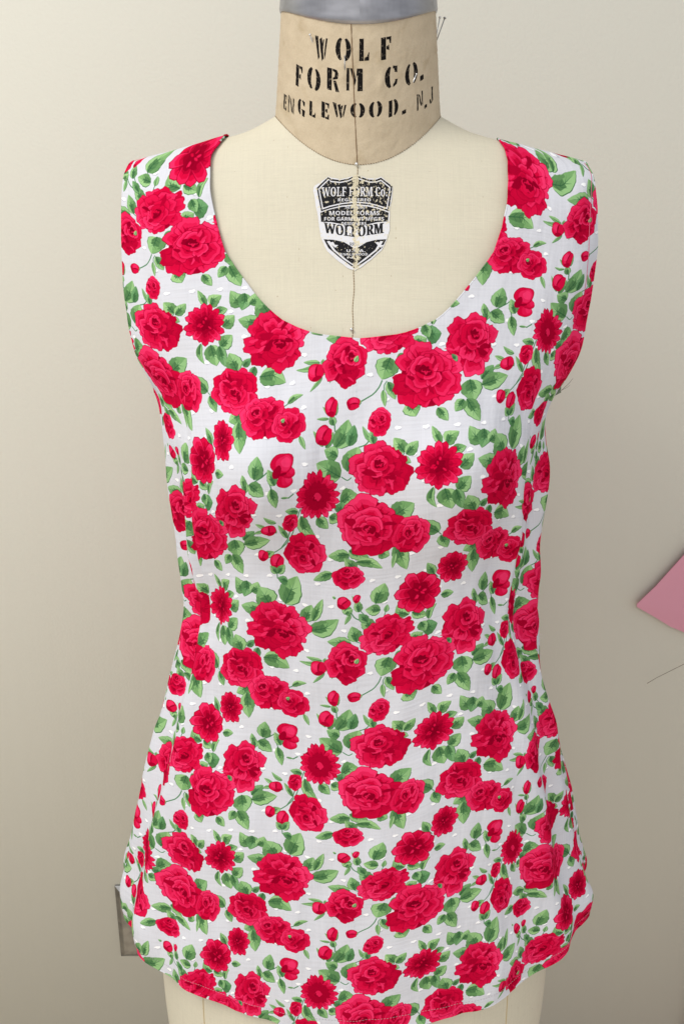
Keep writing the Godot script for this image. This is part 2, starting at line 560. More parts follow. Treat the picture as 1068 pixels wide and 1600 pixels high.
func motifs_a() -> void:
	stem(0.9, [17.8, 215.5, 15.4, 220.6, 10.6, 225.5, 1.9, 230.0])
	stem(0.6, [21.1, 216.1, 19.2, 219.1, 19.2, 223.6])
	stem(0.8, [-67.1, 271.3, -72.8, 275.8, -81.9, 280.7, -87.8, 284.8])
	stem(0.8, [-68.3, 277.3, -65.6, 284.8])
	stem(0.9, [-53.0, 292.4, -48.6, 289.1])
	stem(0.8, [-42.8, 301.0, -44.4, 305.4, -46.0, 311.1])
	stem(0.8, [-50.4, 317.4, -53.2, 328.3, -58.3, 336.8])
	stem(0.8, [-47.9, 86.0, -49.4, 92.9, -54.6, 102.9, -62.9, 111.1, -70.4, 115.1])
	stem(0.8, [-62.8, 131.2, -62.4, 135.7])
	stem(0.9, [-16.5, 238.4, -16.0, 248.7])
	stem(0.7, [-11.0, 280.0, -6.4, 283.0, -3.5, 281.4])
	stem(0.8, [9.3, 255.0, 5.9, 259.1, 0.9, 260.8])
	stem(0.8, [-4.7, 156.9, -0.9, 163.0, 7.8, 167.2])
	stem(0.6, [2.0, 156.8, 5.9, 162.1, 7.8, 165.6])
	stem(0.6, [13.5, 153.0, 13.5, 157.3])
	stem(0.6, [21.0, 161.4, 20.0, 164.4])
	stem(0.8, [-21.4, 203.6, -18.3, 202.4, -15.3, 201.2])
	stem(0.7, [90.2, 168.8, 91.6, 172.8])
	stem(0.7, [55.8, 138.9, 58.7, 143.3])
	stem(0.7, [87.4, 220.1, 85.1, 222.2])
	stem(0.6, [-1.0, 182.5, 2.9, 184.5])
	stem(0.7, [94.3, 211.6, 103.7, 207.7])
	stem(0.7, [-5.4, 109.3, -5.9, 116.7])
	stem(0.7, [26.7, 340.2, 27.1, 336.6])
	stem(0.7, [33.9, 267.0, 31.5, 269.7])
	stem(0.7, [78.1, 230.2, 77.1, 232.9])
	stem(0.7, [-51.8, 225.8, -55.6, 227.8])
	stem(0.6, [-19.1, 125.9, -16.1, 125.4])
	stem(0.7, [-120.0, 215.3, -118.1, 217.5])
	leaf(-86.9, 146.9, -99.6, 136.0, 11.2, 0.2, 0)
	leaf(-88.2, 139.1, -90.6, 152.4, 11.3, 0.1, 1)
	leaf(-84.1, 148.5, -78.2, 139.9, 11.1, -0.2, 0)
	leaf(-68.0, 158.2, -76.7, 143.7, 17.3, 0, 0)
	leaf(-56.2, 155.5, -46.2, 130.6, 17.2, 0, 0)
	leaf(-54.1, 136.4, -62.4, 135.1, 7.0, 0, 1)
	leaf(-75.4, 164.6, -93.2, 159.5, 10.9, 0, 0)
	leaf(-40.9, 167.1, -35.0, 152.7, 10.7, 0, 0)
	leaf(-34.2, 166.0, -26.3, 147.0, 6.9, 0, 0)
	leaf(-36.9, 174.6, -14.0, 163.1, 13.3, -0.1, 0)
	leaf(-75.4, 204.2, -54.2, 210.2, 14.8, 0.15, 0)
	leaf(-79.7, 196.3, -83.9, 207.1, 6.6, 0, 1)
	leaf(-5.4, 110.4, -21.8, 111.5, 9.4, 0, 0)
	leaf(-5.4, 107.2, 8.3, 115.2, 8.9, 0, 0)
	leaf(-0.7, 123.3, -9.2, 113.3, 7.3, 0, 0)
	leaf(-0.6, 117.0, 18.6, 124.1, 7.3, 0.1, 0)
	leaf(-18.6, 125.4, -33.6, 132.1, 7.4, 0, 0)
	leaf(-5.2, 158.0, -11.5, 151.4, 6.9, 0, 0)
	leaf(-8.1, 151.5, -10.0, 144.0, 2.1, 0, 0)
	leaf(1.1, 157.8, -0.3, 147.6, 5.8, 0, 0)
	leaf(-0.8, 150.2, -3.7, 144.2, 1.6, 0, 0)
	leaf(-16.4, 146.0, -18.8, 144.5, 2.1, 0, 0)
	leaf(-4.7, 159.1, -9.2, 167.5, 3.2, 0, 0)
	leaf(-0.5, 182.5, -3.8, 169.3, 9.6, 0, 0)
	leaf(-4.4, 183.4, -23.2, 182.3, 9.6, 0, 0)
	leaf(10.6, 174.1, 3.5, 162.4, 9.6, 0, 0)
	leaf(13.5, 153.0, 20.4, 137.2, 13.2, 0, 0)
	leaf(17.2, 159.0, 5.4, 156.7, 8.5, 0, 0)
	leaf(21.0, 161.4, 22.4, 155.3, 3.7, 0, 0)
	leaf(6.8, 166.5, 1.1, 159.4, 6.4, 0, 1)
	leaf(-28.5, 199.7, -46.1, 202.4, 3.7, 0.1, 0)


func motifs_b() -> void:
	leaf(-27.4, 199.0, -40.3, 197.4, 3.7, 0, 0)
	leaf(-25.4, 200.5, -24.9, 196.6, 3.2, 0, 0)
	leaf(-25.5, 206.6, -17.8, 202.9, 4.8, 0, 0)
	leaf(-25.5, 209.4, -34.8, 218.7, 2.7, 0, 0)
	leaf(-18.4, 204.6, -19.9, 214.1, 2.1, 0, 0)
	leaf(23.4, 200.0, 17.3, 214.8, 16.0, 0, 0)
	leaf(21.6, 216.8, 26.9, 229.4, 6.5, 0, 0)
	leaf(18.3, 222.3, 19.8, 234.0, 3.8, 0, 0)
	leaf(33.3, 197.3, 28.6, 204.7, 6.9, 0, 0)
	leaf(87.3, 216.7, 97.9, 206.8, 8.5, 0, 1)
	leaf(88.0, 221.3, 110.2, 215.0, 12.5, 0, 0)
	leaf(107.0, 203.4, 98.9, 200.0, 3.6, 0, 0)
	leaf(105.1, 206.6, 97.3, 209.6, 3.0, 0, 0)
	leaf(78.9, 216.8, 81.5, 233.1, 15.6, 0, 0)
	leaf(76.0, 231.0, 85.9, 248.1, 11.1, 0, 0)
	leaf(73.9, 231.1, 67.8, 239.7, 7.8, 0, 0)
	leaf(56.2, 236.7, 63.3, 246.2, 7.1, 0, 0)
	leaf(36.4, 232.4, 41.3, 242.1, 11.9, 0, 0)
	leaf(29.7, 219.5, 31.6, 226.8, 4.9, 0, 0)
	leaf(37.8, 168.2, 29.3, 157.5, 8.0, 0.2, 0)
	leaf(40.1, 166.9, 50.5, 173.0, 7.5, 0, 0)
	leaf(51.9, 176.3, 57.9, 165.4, 5.4, 0.2, 0)
	leaf(47.8, 184.6, 58.7, 182.7, 12.9, 0, 1)
	leaf(46.3, 176.9, 50.2, 186.1, 7.5, 0, 0)
	leaf(39.4, 190.7, 48.3, 186.4, 9.1, 0, 0)
	leaf(61.1, 159.3, 70.9, 159.7, 6.5, 0, 0)
	leaf(55.8, 139.5, 50.4, 127.3, 6.5, 0, 0)
	leaf(91.5, 172.2, 89.8, 161.6, 5.7, 0, 0)
	leaf(-79.0, 277.4, -75.4, 261.4, 11.6, 0, 0)
	leaf(-83.1, 280.8, -71.3, 289.4, 10.6, 0, 0)
	leaf(-87.7, 283.0, -88.8, 274.4, 5.0, 0, 0)
	leaf(-66.2, 284.3, -62.4, 299.7, 7.1, 0, 0)
	leaf(-63.4, 282.0, -68.2, 270.4, 7.1, 0, 0)
	leaf(-58.5, 291.8, -52.5, 291.7, 1.6, 0, 0)
	leaf(-44.9, 303.7, -55.3, 302.8, 6.1, 0, 0)
	leaf(-42.8, 307.5, -31.1, 325.9, 9.4, -0.15, 0)
	leaf(-30.0, 309.5, -21.6, 318.6, 8.3, 0, 0)
	leaf(-20.6, 309.5, -12.9, 313.1, 8.3, 0, 0)
	leaf(-12.4, 299.9, 2.6, 296.6, 13.2, 0.2, 0)
	leaf(-13.4, 307.1, -9.9, 298.8, 9.4, 0, 1)
	leaf(-15.6, 259.6, -5.5, 240.9, 14.1, -0.1, 0)
	leaf(-5.0, 259.3, -1.5, 245.1, 7.6, 0, 1)
	leaf(-14.0, 265.4, -24.2, 260.5, 9.8, 0, 0)
	leaf(-12.0, 279.9, -30.5, 269.0, 15.3, 0, 0)
	leaf(-6.5, 276.6, 1.4, 260.3, 14.7, 0, 0)
	leaf(-17.0, 244.1, -19.0, 236.2, 5.4, 0, 0)
	leaf(-20.6, 236.2, -25.1, 230.2, 2.2, 0, 0)
	leaf(-15.5, 237.3, -14.0, 228.1, 2.2, 0, 0)
	leaf(-20.6, 239.1, -29.8, 238.5, 2.2, 0, 0)
	leaf(-23.2, 259.3, -17.1, 248.7, 5.4, 0, 0)
	leaf(-25.3, 258.2, -32.5, 246.3, 3.8, 0, 0)
	leaf(33.9, 266.4, 26.1, 256.1, 9.2, 0, 0)
	leaf(34.9, 267.9, 43.4, 259.5, 8.2, 0, 0)
	leaf(31.5, 269.7, 38.3, 273.7, 4.9, 0, 0)
	leaf(12.7, 258.4, 3.9, 246.2, 3.8, 0.1, 0)
	leaf(11.7, 258.8, 9.7, 249.3, 6.0, 0, 0)
	leaf(58.6, 262.2, 52.5, 249.4, 5.5, 0, 0)
	leaf(62.7, 263.2, 70.7, 254.3, 9.3, 0.2, 0)
	leaf(65.8, 267.7, 75.8, 265.5, 7.2, 0, 0)
	leaf(71.8, 279.5, 81.4, 270.8, 10.5, 0, 0)


func motifs_c() -> void:
	leaf(70.1, 295.1, 79.6, 286.1, 11.1, 0, 0)
	leaf(61.8, 293.3, 66.3, 309.5, 13.2, 0, 0)
	leaf(69.0, 294.2, 73.7, 310.3, 8.3, 0, 1)
	leaf(54.2, 292.0, 56.5, 308.0, 5.5, -0.2, 0)
	leaf(25.3, 313.1, 40.7, 302.9, 15.5, 0, 0)
	leaf(28.1, 335.7, 35.9, 359.1, 10.6, 0, 0)
	leaf(27.7, 342.9, 25.5, 355.3, 3.4, 0, 0)
	leaf(15.9, 340.2, 23.3, 344.3, 8.4, 0, 0)
	leaf(-94.0, 198.8, -100.1, 184.7, 12.9, 0, 0)
	leaf(-120.0, 214.7, -134.2, 202.4, 12.0, 0, 0)
	leaf(-118.8, 218.1, -114.1, 230.8, 8.4, 0, 0)
	leaf(-89.1, 231.6, -101.5, 237.4, 10.7, 0, 0)
	leaf(-92.1, 237.4, -90.8, 260.0, 12.4, 0, 0)
	leaf(-52.3, 225.4, -40.1, 220.1, 4.3, 0.1, 0)
	leaf(-43.0, 249.0, -38.8, 258.6, 3.8, 0, 0)
	leaf(-62.0, 313.3, -71.5, 307.6, 3.9, 0.1, 0)
	leaf(-43.9, 95.0, -52.5, 99.7, 5.9, 0, 0)
	leaf(-53.5, 97.3, -60.4, 85.0, 4.4, 0, 0)
	leaf(-42.4, 96.1, -35.4, 93.7, 4.3, 0, 0)
	leaf(-72.5, 115.9, -64.0, 111.3, 6.3, 0, 0)
	leaf(-62.1, 323.0, -64.3, 316.2, 2.2, 0, 0)
	leaf(-1.1, 230.8, 3.3, 229.0, 3.8, 0, 0)
	leaf(-89.3, 195.5, -82.9, 189.8, 5.6, 0, 1)
	daisy(57.7, 277.3, 16.5, 16.4, 0, 16, 0, 11)
	daisy(68.9, 135.8, 12.7, 15.2, 0, 13, 0, 12)
	daisy(45.0, 151.2, 17.9, 18.5, 0, 11, 0, 13)
	daisy(-30.0, 292.9, 17.3, 18.3, 0, 20, 1, 14)
	rose(16.7, 278.2, 21.9, 19.4, 0, 11, -0.03, -0.35, 21)
	rose(9.2, 319.0, 24.2, 23.2, 0, 9, -0.02, 0.15, 22)
	rose(38.7, 329.2, 12.7, 18.2, 0.2, 6, -0.2, -0.1, 23)
	rose(79.8, 190.1, 19.6, 22.8, 0.2, 11, 0.12, -0.4, 24)
	rose(50.5, 214.8, 24.3, 24.8, 0, 11, -0.1, -0.25, 25)
	rose(22.4, 181.2, 19.6, 17.6, -0.35, 12, 0.0, 0.0, 26)
	rose(-8.4, 201.3, 15.7, 17.5, -0.3, 8, 0.45, -0.15, 27)
	rose(-61.9, 177.9, 25.2, 23.3, 0, 13, 0.12, 0.2, 28)
	rose(-96.2, 213.4, 20.1, 17.8, 0.35, 10, 0.05, 0.1, 29)
	rose(-71.0, 234.4, 18.5, 16.0, -0.25, 10, -0.3, -0.35, 30)
	rose(-50.9, 241.5, 13.0, 12.0, -0.3, 6, -0.4, -0.35, 31)
	rose(-39.6, 109.6, 15.4, 16.9, 0.1, 8, -0.05, 0.3, 32)
	rose(-6.5, 128.8, 11.7, 9.5, 0.05, 5, -0.1, -0.7, 33)
	tulip(-56.7, 271.8, 9.5, 12.4, 0, 41)
	rose(-50.9, 313.3, 5.8, 7.6, 0.3, 5, 0.4, 0.3, 42)
	bud(-30.6, 205.7, 6.1, 6.2, -0.3, 497)
	rose(16.0, 244.6, 9.3, 9.8, 0.2, 6, 0.1, -0.35, 43)
	bud(-18.8, 231.3, 4.4, 6.9, 0, 520)
	bud(-24.7, 250.7, 6.0, 7.1, 0.1, 509)
	bud(-2.5, 230.2, 4.4, 4.6, 1.2, 553)
	bud(-10.0, 149.8, 5.4, 5.1, 0.5, 537)
	bud(-0.3, 147.0, 2.5, 3.4, 0.2, 557)
	bud(109.6, 205.8, 6.3, 4.9, -0.4, 770)
	bud(-73.6, 116.0, 4.3, 5.3, 0, 410)
	bud(-62.3, 120.7, 5.4, 7.6, 0, 432)
	leaf(-62.8, 131.2, -68.3, 125.1, 6.0, 0, 0)
	leaf(-62.2, 131.2, -56.2, 122.1, 6.0, 0, 0)
	leaf(-8.6, 158.9, -3.2, 154.9, 4.8, 0, 0)
	leaf(67.0, 201.4, 70.0, 199.4, 6.0, 0, 1)
	leaf(-1.5, 201.1, 0.5, 196.8, 3.2, 0, 0)
	leaf(-57.3, 238.4, -54.6, 236.1, 2.7, 0, 0)


# ---------------------------------------------------------------- the cloth's own measure: arc lengths across and down the blouse, in millimetres on the print
const NT := 61
const NK := 221
const NY := 200
var uv_u: Array = []
var uv_v: Array = []


func measure_cloth() -> void:
	var col := []
	for j in NT: col.append(PackedVector3Array())
	for k in NK:
		var q := cr(BLOUSE, 20.0 * k / (NK - 1))
		for j in NT: col[j].append(on_ring(q, PI / 2.0 * j / (NT - 1), 0.024))
	for j in NT:
		var a := PackedFloat32Array([0.0])
		for k in range(1, NK):
			var d: Vector3 = col[j][k] - col[j][k - 1]
			a.append(a[k - 1] + Vector2(d.y, d.z).length())
		var zero := a[int(round(11.0 / 20.0 * (NK - 1)))]
		for k in NK: a[k] -= zero
		uv_v.append(a)
	var at := PackedInt32Array()
	at.resize(NT)
	for k in NY:
		var y := 0.69 + 0.756 * k / (NY - 1)
		var row := PackedFloat32Array([0.0])
		var was := Vector2.ZERO
		var acc := 0.0
		for j in NT:
			var c: PackedVector3Array = col[j]
			while at[j] < NK - 2 and c[at[j] + 1].y < y: at[j] += 1
			var a := c[at[j]]
			var b := c[at[j] + 1]
			var f := clampf((y - a.y) / maxf(b.y - a.y, 1e-6), 0.0, 1.0)
			var p := Vector2(lerpf(a.x, b.x, f), lerpf(a.z, b.z, f))
			if j:
				acc += p.distance_to(was)
				row.append(acc)
			was = p
		uv_u.append(row)


func cloth_uv(th: float, t: float, y: float, past_dart: bool) -> Vector2:
	var a := minf(absf(th) / (PI / 2.0), 1.0) * (NT - 1)
	var j := mini(int(a), NT - 2)
	var fj := a - j
	var b := clampf(t / 20.0, 0.0, 1.0) * (NK - 1)
	var k := mini(int(b), NK - 2)
	var fk := b - k
	var v := lerpf(lerpf(uv_v[j][k], uv_v[j][k + 1], fk), lerpf(uv_v[j + 1][k], uv_v[j + 1][k + 1], fk), fj)
	var c := clampf((y - 0.69) / 0.756, 0.0, 1.0) * (NY - 1)
	var i := mini(int(c), NY - 2)
	var fi := c - i
	var u := lerpf(lerpf(uv_u[i][j], uv_u[i][j + 1], fj), lerpf(uv_u[i + 1][j], uv_u[i + 1][j + 1], fj), fi)
	if past_dart: u += dart_take(y)
	u *= signf(th)
	# the cut and drape of the cloth on the bias: a smooth stretch
	var p := clampf(u, -0.15, 0.15) / 0.2
	var w := (clampf(v, -0.55, 0.14) + 0.2) / 0.3
	u += (0.00221) * w + (0.00360) * w * w + (-0.00360) * pow(w, 3) + (-0.00234) * pow(w, 4) + p * (-0.00784 + (0.00893) * w + (0.00651) * w * w + (-0.00533) * pow(w, 3)) + p * p * (-0.02867 + (-0.00390) * w + (-0.00336) * w * w) + pow(p, 3) * (0.02596 + (-0.02104) * w) + (0.06328) * pow(p, 4)
	v += (-0.00821) * w + (-0.02535) * w * w + (0.00797) * pow(w, 3) + (0.01326) * pow(w, 4) + p * (-0.01628 + (0.00029) * w + (-0.00107) * w * w + (-0.00115) * pow(w, 3)) + p * p * (-0.02927 + (0.01462) * w + (0.02068) * w * w) + pow(p, 3) * (0.00789 + (0.01125) * w) + (0.04631) * pow(p, 4)
	return Vector2(u * 1000.0 / CELL.x / 2.0, -v * 1000.0 / CELL.y)


func dart_take(y: float) -> float:
	return 0.012 * exp(-pow((y - 1.125) / 0.085, 2.0))


# the blouse with its folds; the folds lie along the sides and swing out to the hem
var wrinkle := noise(1.0, 17, 2)


func folded(th: float, t: float) -> Vector3:
	th = wrapf(th, -PI, PI)
	var p := blouse_at(th, t)
	if th > 0.0: p.y += 0.017 * smoothstep(0.5, 1.4, th) * smoothstep(2.8, 2.0, th) * smoothstep(1.6, 0.0, t)   # the hem rides up at the right
	var s := smoothstep(0.45, 1.1, absf(th)) if absf(th) < PI / 2 else 1.0
	var low := smoothstep(1.24, 1.12, p.y)
	var d := 0.0044 * s * low * sin(17.0 * absf(th) + 5.0 * p.y + 0.7 * signf(th))
	d += 0.0045 * smoothstep(0.84, 0.70, p.y) * sin(6.0 * th + 1.3) * (0.35 + 0.65 * s)
	d += 0.0018 * smoothstep(1.0, 0.9, p.y) * sin(9.0 * th + 22.0 * p.y)
	d += 0.0016 * smoothstep(1.23, 1.29, p.y) * s * sin(30.0 * p.y + 4.0 * th)
	d += 0.0029 * smoothstep(0.25, 0.7, absf(th)) * exp(-pow((p.y - 1.08) / 0.09, 2.0)) * sin(46.0 * p.y + 7.0 * absf(th))
	d -= (0.011 if th < 0.0 else 0.0045) * s * exp(-pow((p.y - 1.065) / 0.085, 2.0))   # drawn in at the waist
	if th > 0.0: d += (0.004 * exp(-pow((p.y - 1.272) / 0.026, 2.0)) - 0.007 * exp(-pow((p.y - 1.212) / 0.026, 2.0))) * smoothstep(0.8, 1.3, th) * smoothstep(2.4, 1.8, th)
	d += 0.0018 * wrinkle.get_noise_3d(p.x * 34.0, p.y * 16.0, p.z * 34.0) + 0.0036 * wrinkle.get_noise_3d(p.x * 9.0 + 40.0, p.y * 5.0, p.z * 9.0)
	var dart := 50.0 * PI / 180.0
	d -= 0.003 * exp(-pow((absf(th) - dart) / 0.025, 2.0)) * dart_take(p.y) / 0.012 * (1.0 if p.z > 0 else 0.0)
	return p + Vector3(sin(th), 0, cos(th)) * d


func in_neck(p: Vector3) -> bool:
	if p.y < NECKLINE[0][0]: return false
	for k in NECKLINE.size() - 1:
		if p.y < NECKLINE[k + 1][0]:
			var wide := 0.010 * smoothstep(1.414, 1.432, p.y) if p.x > 0.0 else 0.0   # the right strap sits a little further out
			return absf(p.x) < wide + lerpf(NECKLINE[k][1], NECKLINE[k + 1][1], (p.y - NECKLINE[k][0]) / (NECKLINE[k + 1][0] - NECKLINE[k][0]))
	return true


func neck_t(th: float) -> float:   # where the neckline crosses one meridian
	th = wrapf(th, -PI, PI)
	var a := absf(th)
	if a > PI / 2.0:
		return lerpf(neck_t(PI / 2.0 * signf(th)), 17.6, smoothstep(0.0, 0.5, (a - PI / 2.0) / (PI / 2.0)))
	var t := 11.5
	while t < 19.5 and not in_neck(blouse_at(th, t)): t += 0.1
	var lo := t - 0.1
	for k in 12:
		var m := (lo + t) / 2.0
		if in_neck(blouse_at(th, m)): t = m
		else: lo = m
	return t


const ARM := Vector3(13.55, 2.55, 0.42)   # armhole: middle ring, half height in rings, half width in radians at the front
const ARM_BACK := 0.8


func arm_g(th: float, t: float) -> float:
	var a := absf(th) if absf(th) <= PI else TAU - absf(th)
	a -= PI / 2.0
	return pow(absf(a) / (ARM.z if a < 0.0 else ARM_BACK), 3.0) + pow(absf(t - ARM.x) / ARM.y, 3.0) - 1.0


func panel(th0: float, th1: float, cols: int, rows: int, front: bool) -> ArrayMesh:
	var ths := PackedFloat32Array()
	var past := []
	var dart := 50.0 * PI / 180.0
	for i in cols + 1:
		var th := lerpf(th0, th1, i / float(cols))
		ths.append(th)
		past.append(front and absf(th) > dart)
	if front:   # two coincident columns at each dart
		for s in [-1.0, 1.0]:
			var i := 0
			while ths[i] < s * dart: i += 1
			ths.insert(i, s * dart)
			ths.insert(i, s * dart)
			past.insert(i, s > 0)
			past.insert(i, s < 0)
	var w := ths.size()
	var tn := PackedFloat32Array()
	for th in ths: tn.append(neck_t(th))
	var p := PackedVector3Array()
	var uv := PackedVector2Array()
	var g := PackedFloat32Array()
	for j in rows + 1:
		var f := j / float(rows)
		for i in w:
			var t := tn[i] * f
			var q := folded(ths[i], t)
			p.append(q)
			g.append(arm_g(ths[i], t))
			if front: uv.append(cloth_uv(ths[i], t, q.y, past[i]))
			else: uv.append(cloth_uv(PI - absf(ths[i]) if ths[i] > 0 else absf(ths[i]) - PI, t, q.y, false) + Vector2(0.43, 0.21))
	var nrm := PackedVector3Array()
	nrm.resize(p.size())
	var idx := PackedInt32Array()
	for j in rows:
		for i in w - 1:
			var a := j * w + i
			var b := a + 1
			var c := a + w
			var d := c + 1
			var n := (p[d] - p[a]).cross(p[c] - p[b])
			nrm[a] += n; nrm[b] += n; nrm[c] += n; nrm[d] += n
			if past.size() and ths[i] == ths[i + 1]: continue
			for t3 in [[a, d, b], [a, c, d]]:
				var ins := 0
				for k in t3: ins += 1 if g[k] > 0.0 else 0
				if ins == 3: idx.append_array(PackedInt32Array(t3))
				elif ins > 0:   # trim along the armhole
					var out := []
					for k in 3:
						var m: int = t3[k]
						var o: int = t3[(k + 1) % 3]
						if g[m] > 0.0: out.append(m)
						if (g[m] > 0.0) != (g[o] > 0.0):
							var f := g[m] / (g[m] - g[o])
							p.append(p[m].lerp(p[o], f))
							uv.append(uv[m].lerp(uv[o], f))
							nrm.append((nrm[m].lerp(nrm[o], f)))
							out.append(p.size() - 1)
					for k in range(1, out.size() - 1): idx.append_array(PackedInt32Array([out[0], out[k], out[k + 1]]))
	# the twin columns share their normals
	for i in w - 1:
		if ths[i] == ths[i + 1]:
			for j in rows + 1:
				var s := nrm[j * w + i] + nrm[j * w + i + 1]
				nrm[j * w + i] = s
				nrm[j * w + i + 1] = s
	for k in nrm.size(): nrm[k] = nrm[k].normalized() if nrm[k].length() > 0.0 else Vector3.UP
	return from_arrays(p, nrm, idx, uv)


func edge_tube(where: Array, r: float) -> ArrayMesh:   # a turned edge: a roll of the same cloth along (th, t) points
	var pts := []
	var uvs := PackedVector2Array()
	for q in where:
		var p := folded(q.x, q.y)
		pts.append(p + Vector3(sin(q.x), 0, cos(q.x)) * -r * 0.7)
		var th: float = q.x
		if absf(th) > PI / 2.0: th = (PI - absf(th)) * signf(th)
		uvs.append(cloth_uv(th, q.y, p.y, absf(q.x) > 50.0 * PI / 180.0))
	var st := tool()
	tube(st, pts, r, 7, -1.0, uvs)
	return commit(st)


# ---------------------------------------------------------------- the stencilled neck
func stencil(im: Image, letter: String, r: Rect2, c: Color) -> void:
	var w := im.get_width()
	var put_ := func(a: Array) -> void:
		var q := PackedVector2Array()
		for k in range(0, a.size(), 2):
			q.append(r.position + Vector2(a[k] * r.size.x, a[k + 1] * r.size.y) + Vector2(rng.randf_range(-0.7, 0.7), rng.randf_range(-0.7, 0.7)))
		fill(im, q, c)
	var bow := func(x: float, right: bool, y0: float, y1: float, th: float) -> void:   # a half ring of an O, C or D
		var q := PackedVector2Array()
		var s := 1.0 if right else -1.0
		for k in 11:
			var a := lerpf(-1.25, 1.25, k / 10.0)
			q.append(r.position + Vector2((x + s * 0.5 * cos(a)) * r.size.x, lerpf(y0, y1, 0.5 + 0.5 * sin(a) / sin(1.25)) * r.size.y))
		for k in 11:
			var a := lerpf(1.25, -1.25, k / 10.0)
			q.append(r.position + Vector2((x + s * (0.5 * cos(a) - th * cos(a) * 0.9 - 0.02)) * r.size.x, lerpf(y0 + 0.06, y1 - 0.06, 0.5 + 0.5 * sin(a) / sin(1.25)) * r.size.y))
		fill(im, q, c)
	match letter:
		"O":
			bow.call(0.45, false, 0.0, 1.0, 0.36)
			bow.call(0.55, true, 0.0, 1.0, 0.36)
		"C", "G":
			bow.call(0.5, false, 0.0, 1.0, 0.4)
			put_.call([0.6, 0.0, 0.95, 0.06, 0.95, 0.36, 0.74, 0.3, 0.7, 0.14, 0.6, 0.12])
			if letter == "C": put_.call([0.6, 0.86, 0.72, 0.8, 0.78, 0.66, 0.97, 0.66, 0.9, 0.9, 0.62, 1.0])
			else: put_.call([0.55, 0.56, 1.0, 0.56, 0.96, 0.98, 0.66, 0.98, 0.66, 0.66, 0.55, 0.64])
		"D":
			put_.call([0.08, 0.0, 0.42, 0.0, 0.42, 1.0, 0.08, 1.0])
			bow.call(0.5, true, 0.0, 1.0, 0.36)
		"L":
			put_.call([0.06, 0.0, 0.46, 0.0, 0.46, 1.0, 0.06, 1.0])
			put_.call([0.52, 0.86, 0.78, 0.8, 0.9, 0.62, 0.98, 0.62, 0.96, 1.0, 0.52, 1.0])
		"F", "E":
			put_.call([0.06, 0.0, 0.5, 0.0, 0.5, 1.0, 0.06, 1.0])
			put_.call([0.56, 0.0, 1.0, 0.0, 0.98, 0.3, 0.86, 0.3, 0.78, 0.12, 0.56, 0.12])
			put_.call([0.56, 0.42, 0.8, 0.36, 0.8, 0.62, 0.56, 0.56])
			if letter == "E": put_.call([0.56, 0.88, 0.78, 0.86, 0.88, 0.68, 1.0, 0.68, 0.98, 1.0, 0.56, 1.0])
		"R":
			put_.call([0.04, 0.0, 0.42, 0.0, 0.42, 1.0, 0.04, 1.0])
			put_.call([0.48, 0.0, 0.8, 0.04, 0.94, 0.2, 0.86, 0.42, 0.5, 0.5, 0.5, 0.42, 0.64, 0.34, 0.66, 0.16, 0.48, 0.1])
			put_.call([0.52, 0.54, 0.74, 0.5, 1.0, 1.0, 0.72, 1.0])
		"M":
			put_.call([0.04, 0.0, 0.2, 0.0, 0.2, 1.0, 0.04, 1.0])
			put_.call([0.24, 0.0, 0.44, 0.0, 0.6, 0.52, 0.52, 0.78])
			put_.call([0.64, 0.0, 0.98, 0.0, 0.98, 1.0, 0.68, 1.0, 0.68, 0.3, 0.6, 0.44])
		"N":
			put_.call([0.06, 0.0, 0.24, 0.06, 0.24, 1.0, 0.06, 1.0])
			put_.call([0.28, 0.04, 0.52, 0.2, 0.8, 0.92, 0.56, 0.8])
			put_.call([0.8, 0.0, 0.96, 0.0, 0.96, 0.9, 0.8, 0.8])
		"W":
			put_.call([0.0, 0.0, 0.26, 0.0, 0.4, 0.86, 0.3, 1.0])
			put_.call([0.36, 0.1, 0.56, 0.0, 0.72, 0.86, 0.58, 1.0])
			put_.call([0.6, 0.4, 0.64, 0.1, 0.76, 0.06, 0.66, 0.52])
			put_.call([0.74, 0.7, 0.86, 0.0, 1.0, 0.0, 0.8, 0.9])
		"J":
			put_.call([0.55, 0.0, 0.95, 0.0, 0.9, 0.86, 0.6, 0.98])
			put_.call([0.1, 0.7, 0.4, 0.7, 0.48, 0.9, 0.5, 1.0, 0.2, 0.98])
		".":
			put_.call([0.0, 0.1, 0.5, 0.0, 1.0, 0.1, 1.0, 0.9, 0.5, 1.0, 0.0, 0.9])


const PRINT := [["W", -32.5, -22.5, 0.855, 0.688], ["O", -16.2, -6.2, 0.875, 0.720], ["L", -0.6, 7.0, 0.875, 0.725], ["F", 14.5, 22.6, 0.872, 0.718],
	["F", -49.7, -42.8, 0.585, 0.417], ["O", -37.8, -27.8, 0.618, 0.455], ["R", -22.9, -13.6, 0.655, 0.498], ["M", -9.2, 2.6, 0.675, 0.520], ["C", 17.6, 27.6, 0.662, 0.508], ["O", 33.8, 44.4, 0.632, 0.470], [".", 47.3, 51.4, 0.497, 0.452],
	["E", -64.0, -59.2, 0.275, 0.143], ["N", -57.5, -50.0, 0.298, 0.152], ["G", -46.4, -39.5, 0.333, 0.208], ["L", -36.0, -30.6, 0.364, 0.251], ["E", -26.7, -20.6, 0.400, 0.283], ["W", -18.2, -8.6, 0.419, 0.316], ["O", -5.5, 3.5, 0.438, 0.335], ["O", 7.0, 15.4, 0.440, 0.328], ["D", 19.8, 27.6, 0.420, 0.300], [".", 30.5, 33.9, 0.309, 0.275], ["N", 43.3, 50.0, 0.370, 0.236], [".", 51.4, 54.2, 0.236, 0.205], ["J", 57.6, 64.2, 0.340, 0.206]]
const NECK_LOW := [1.446, 0.0628, 1.410, 0.055, 1.465, -0.070]
const NECK_TOP := [1.520, 0.0572, 1.505, 0.0612, 1.535, -0.052]


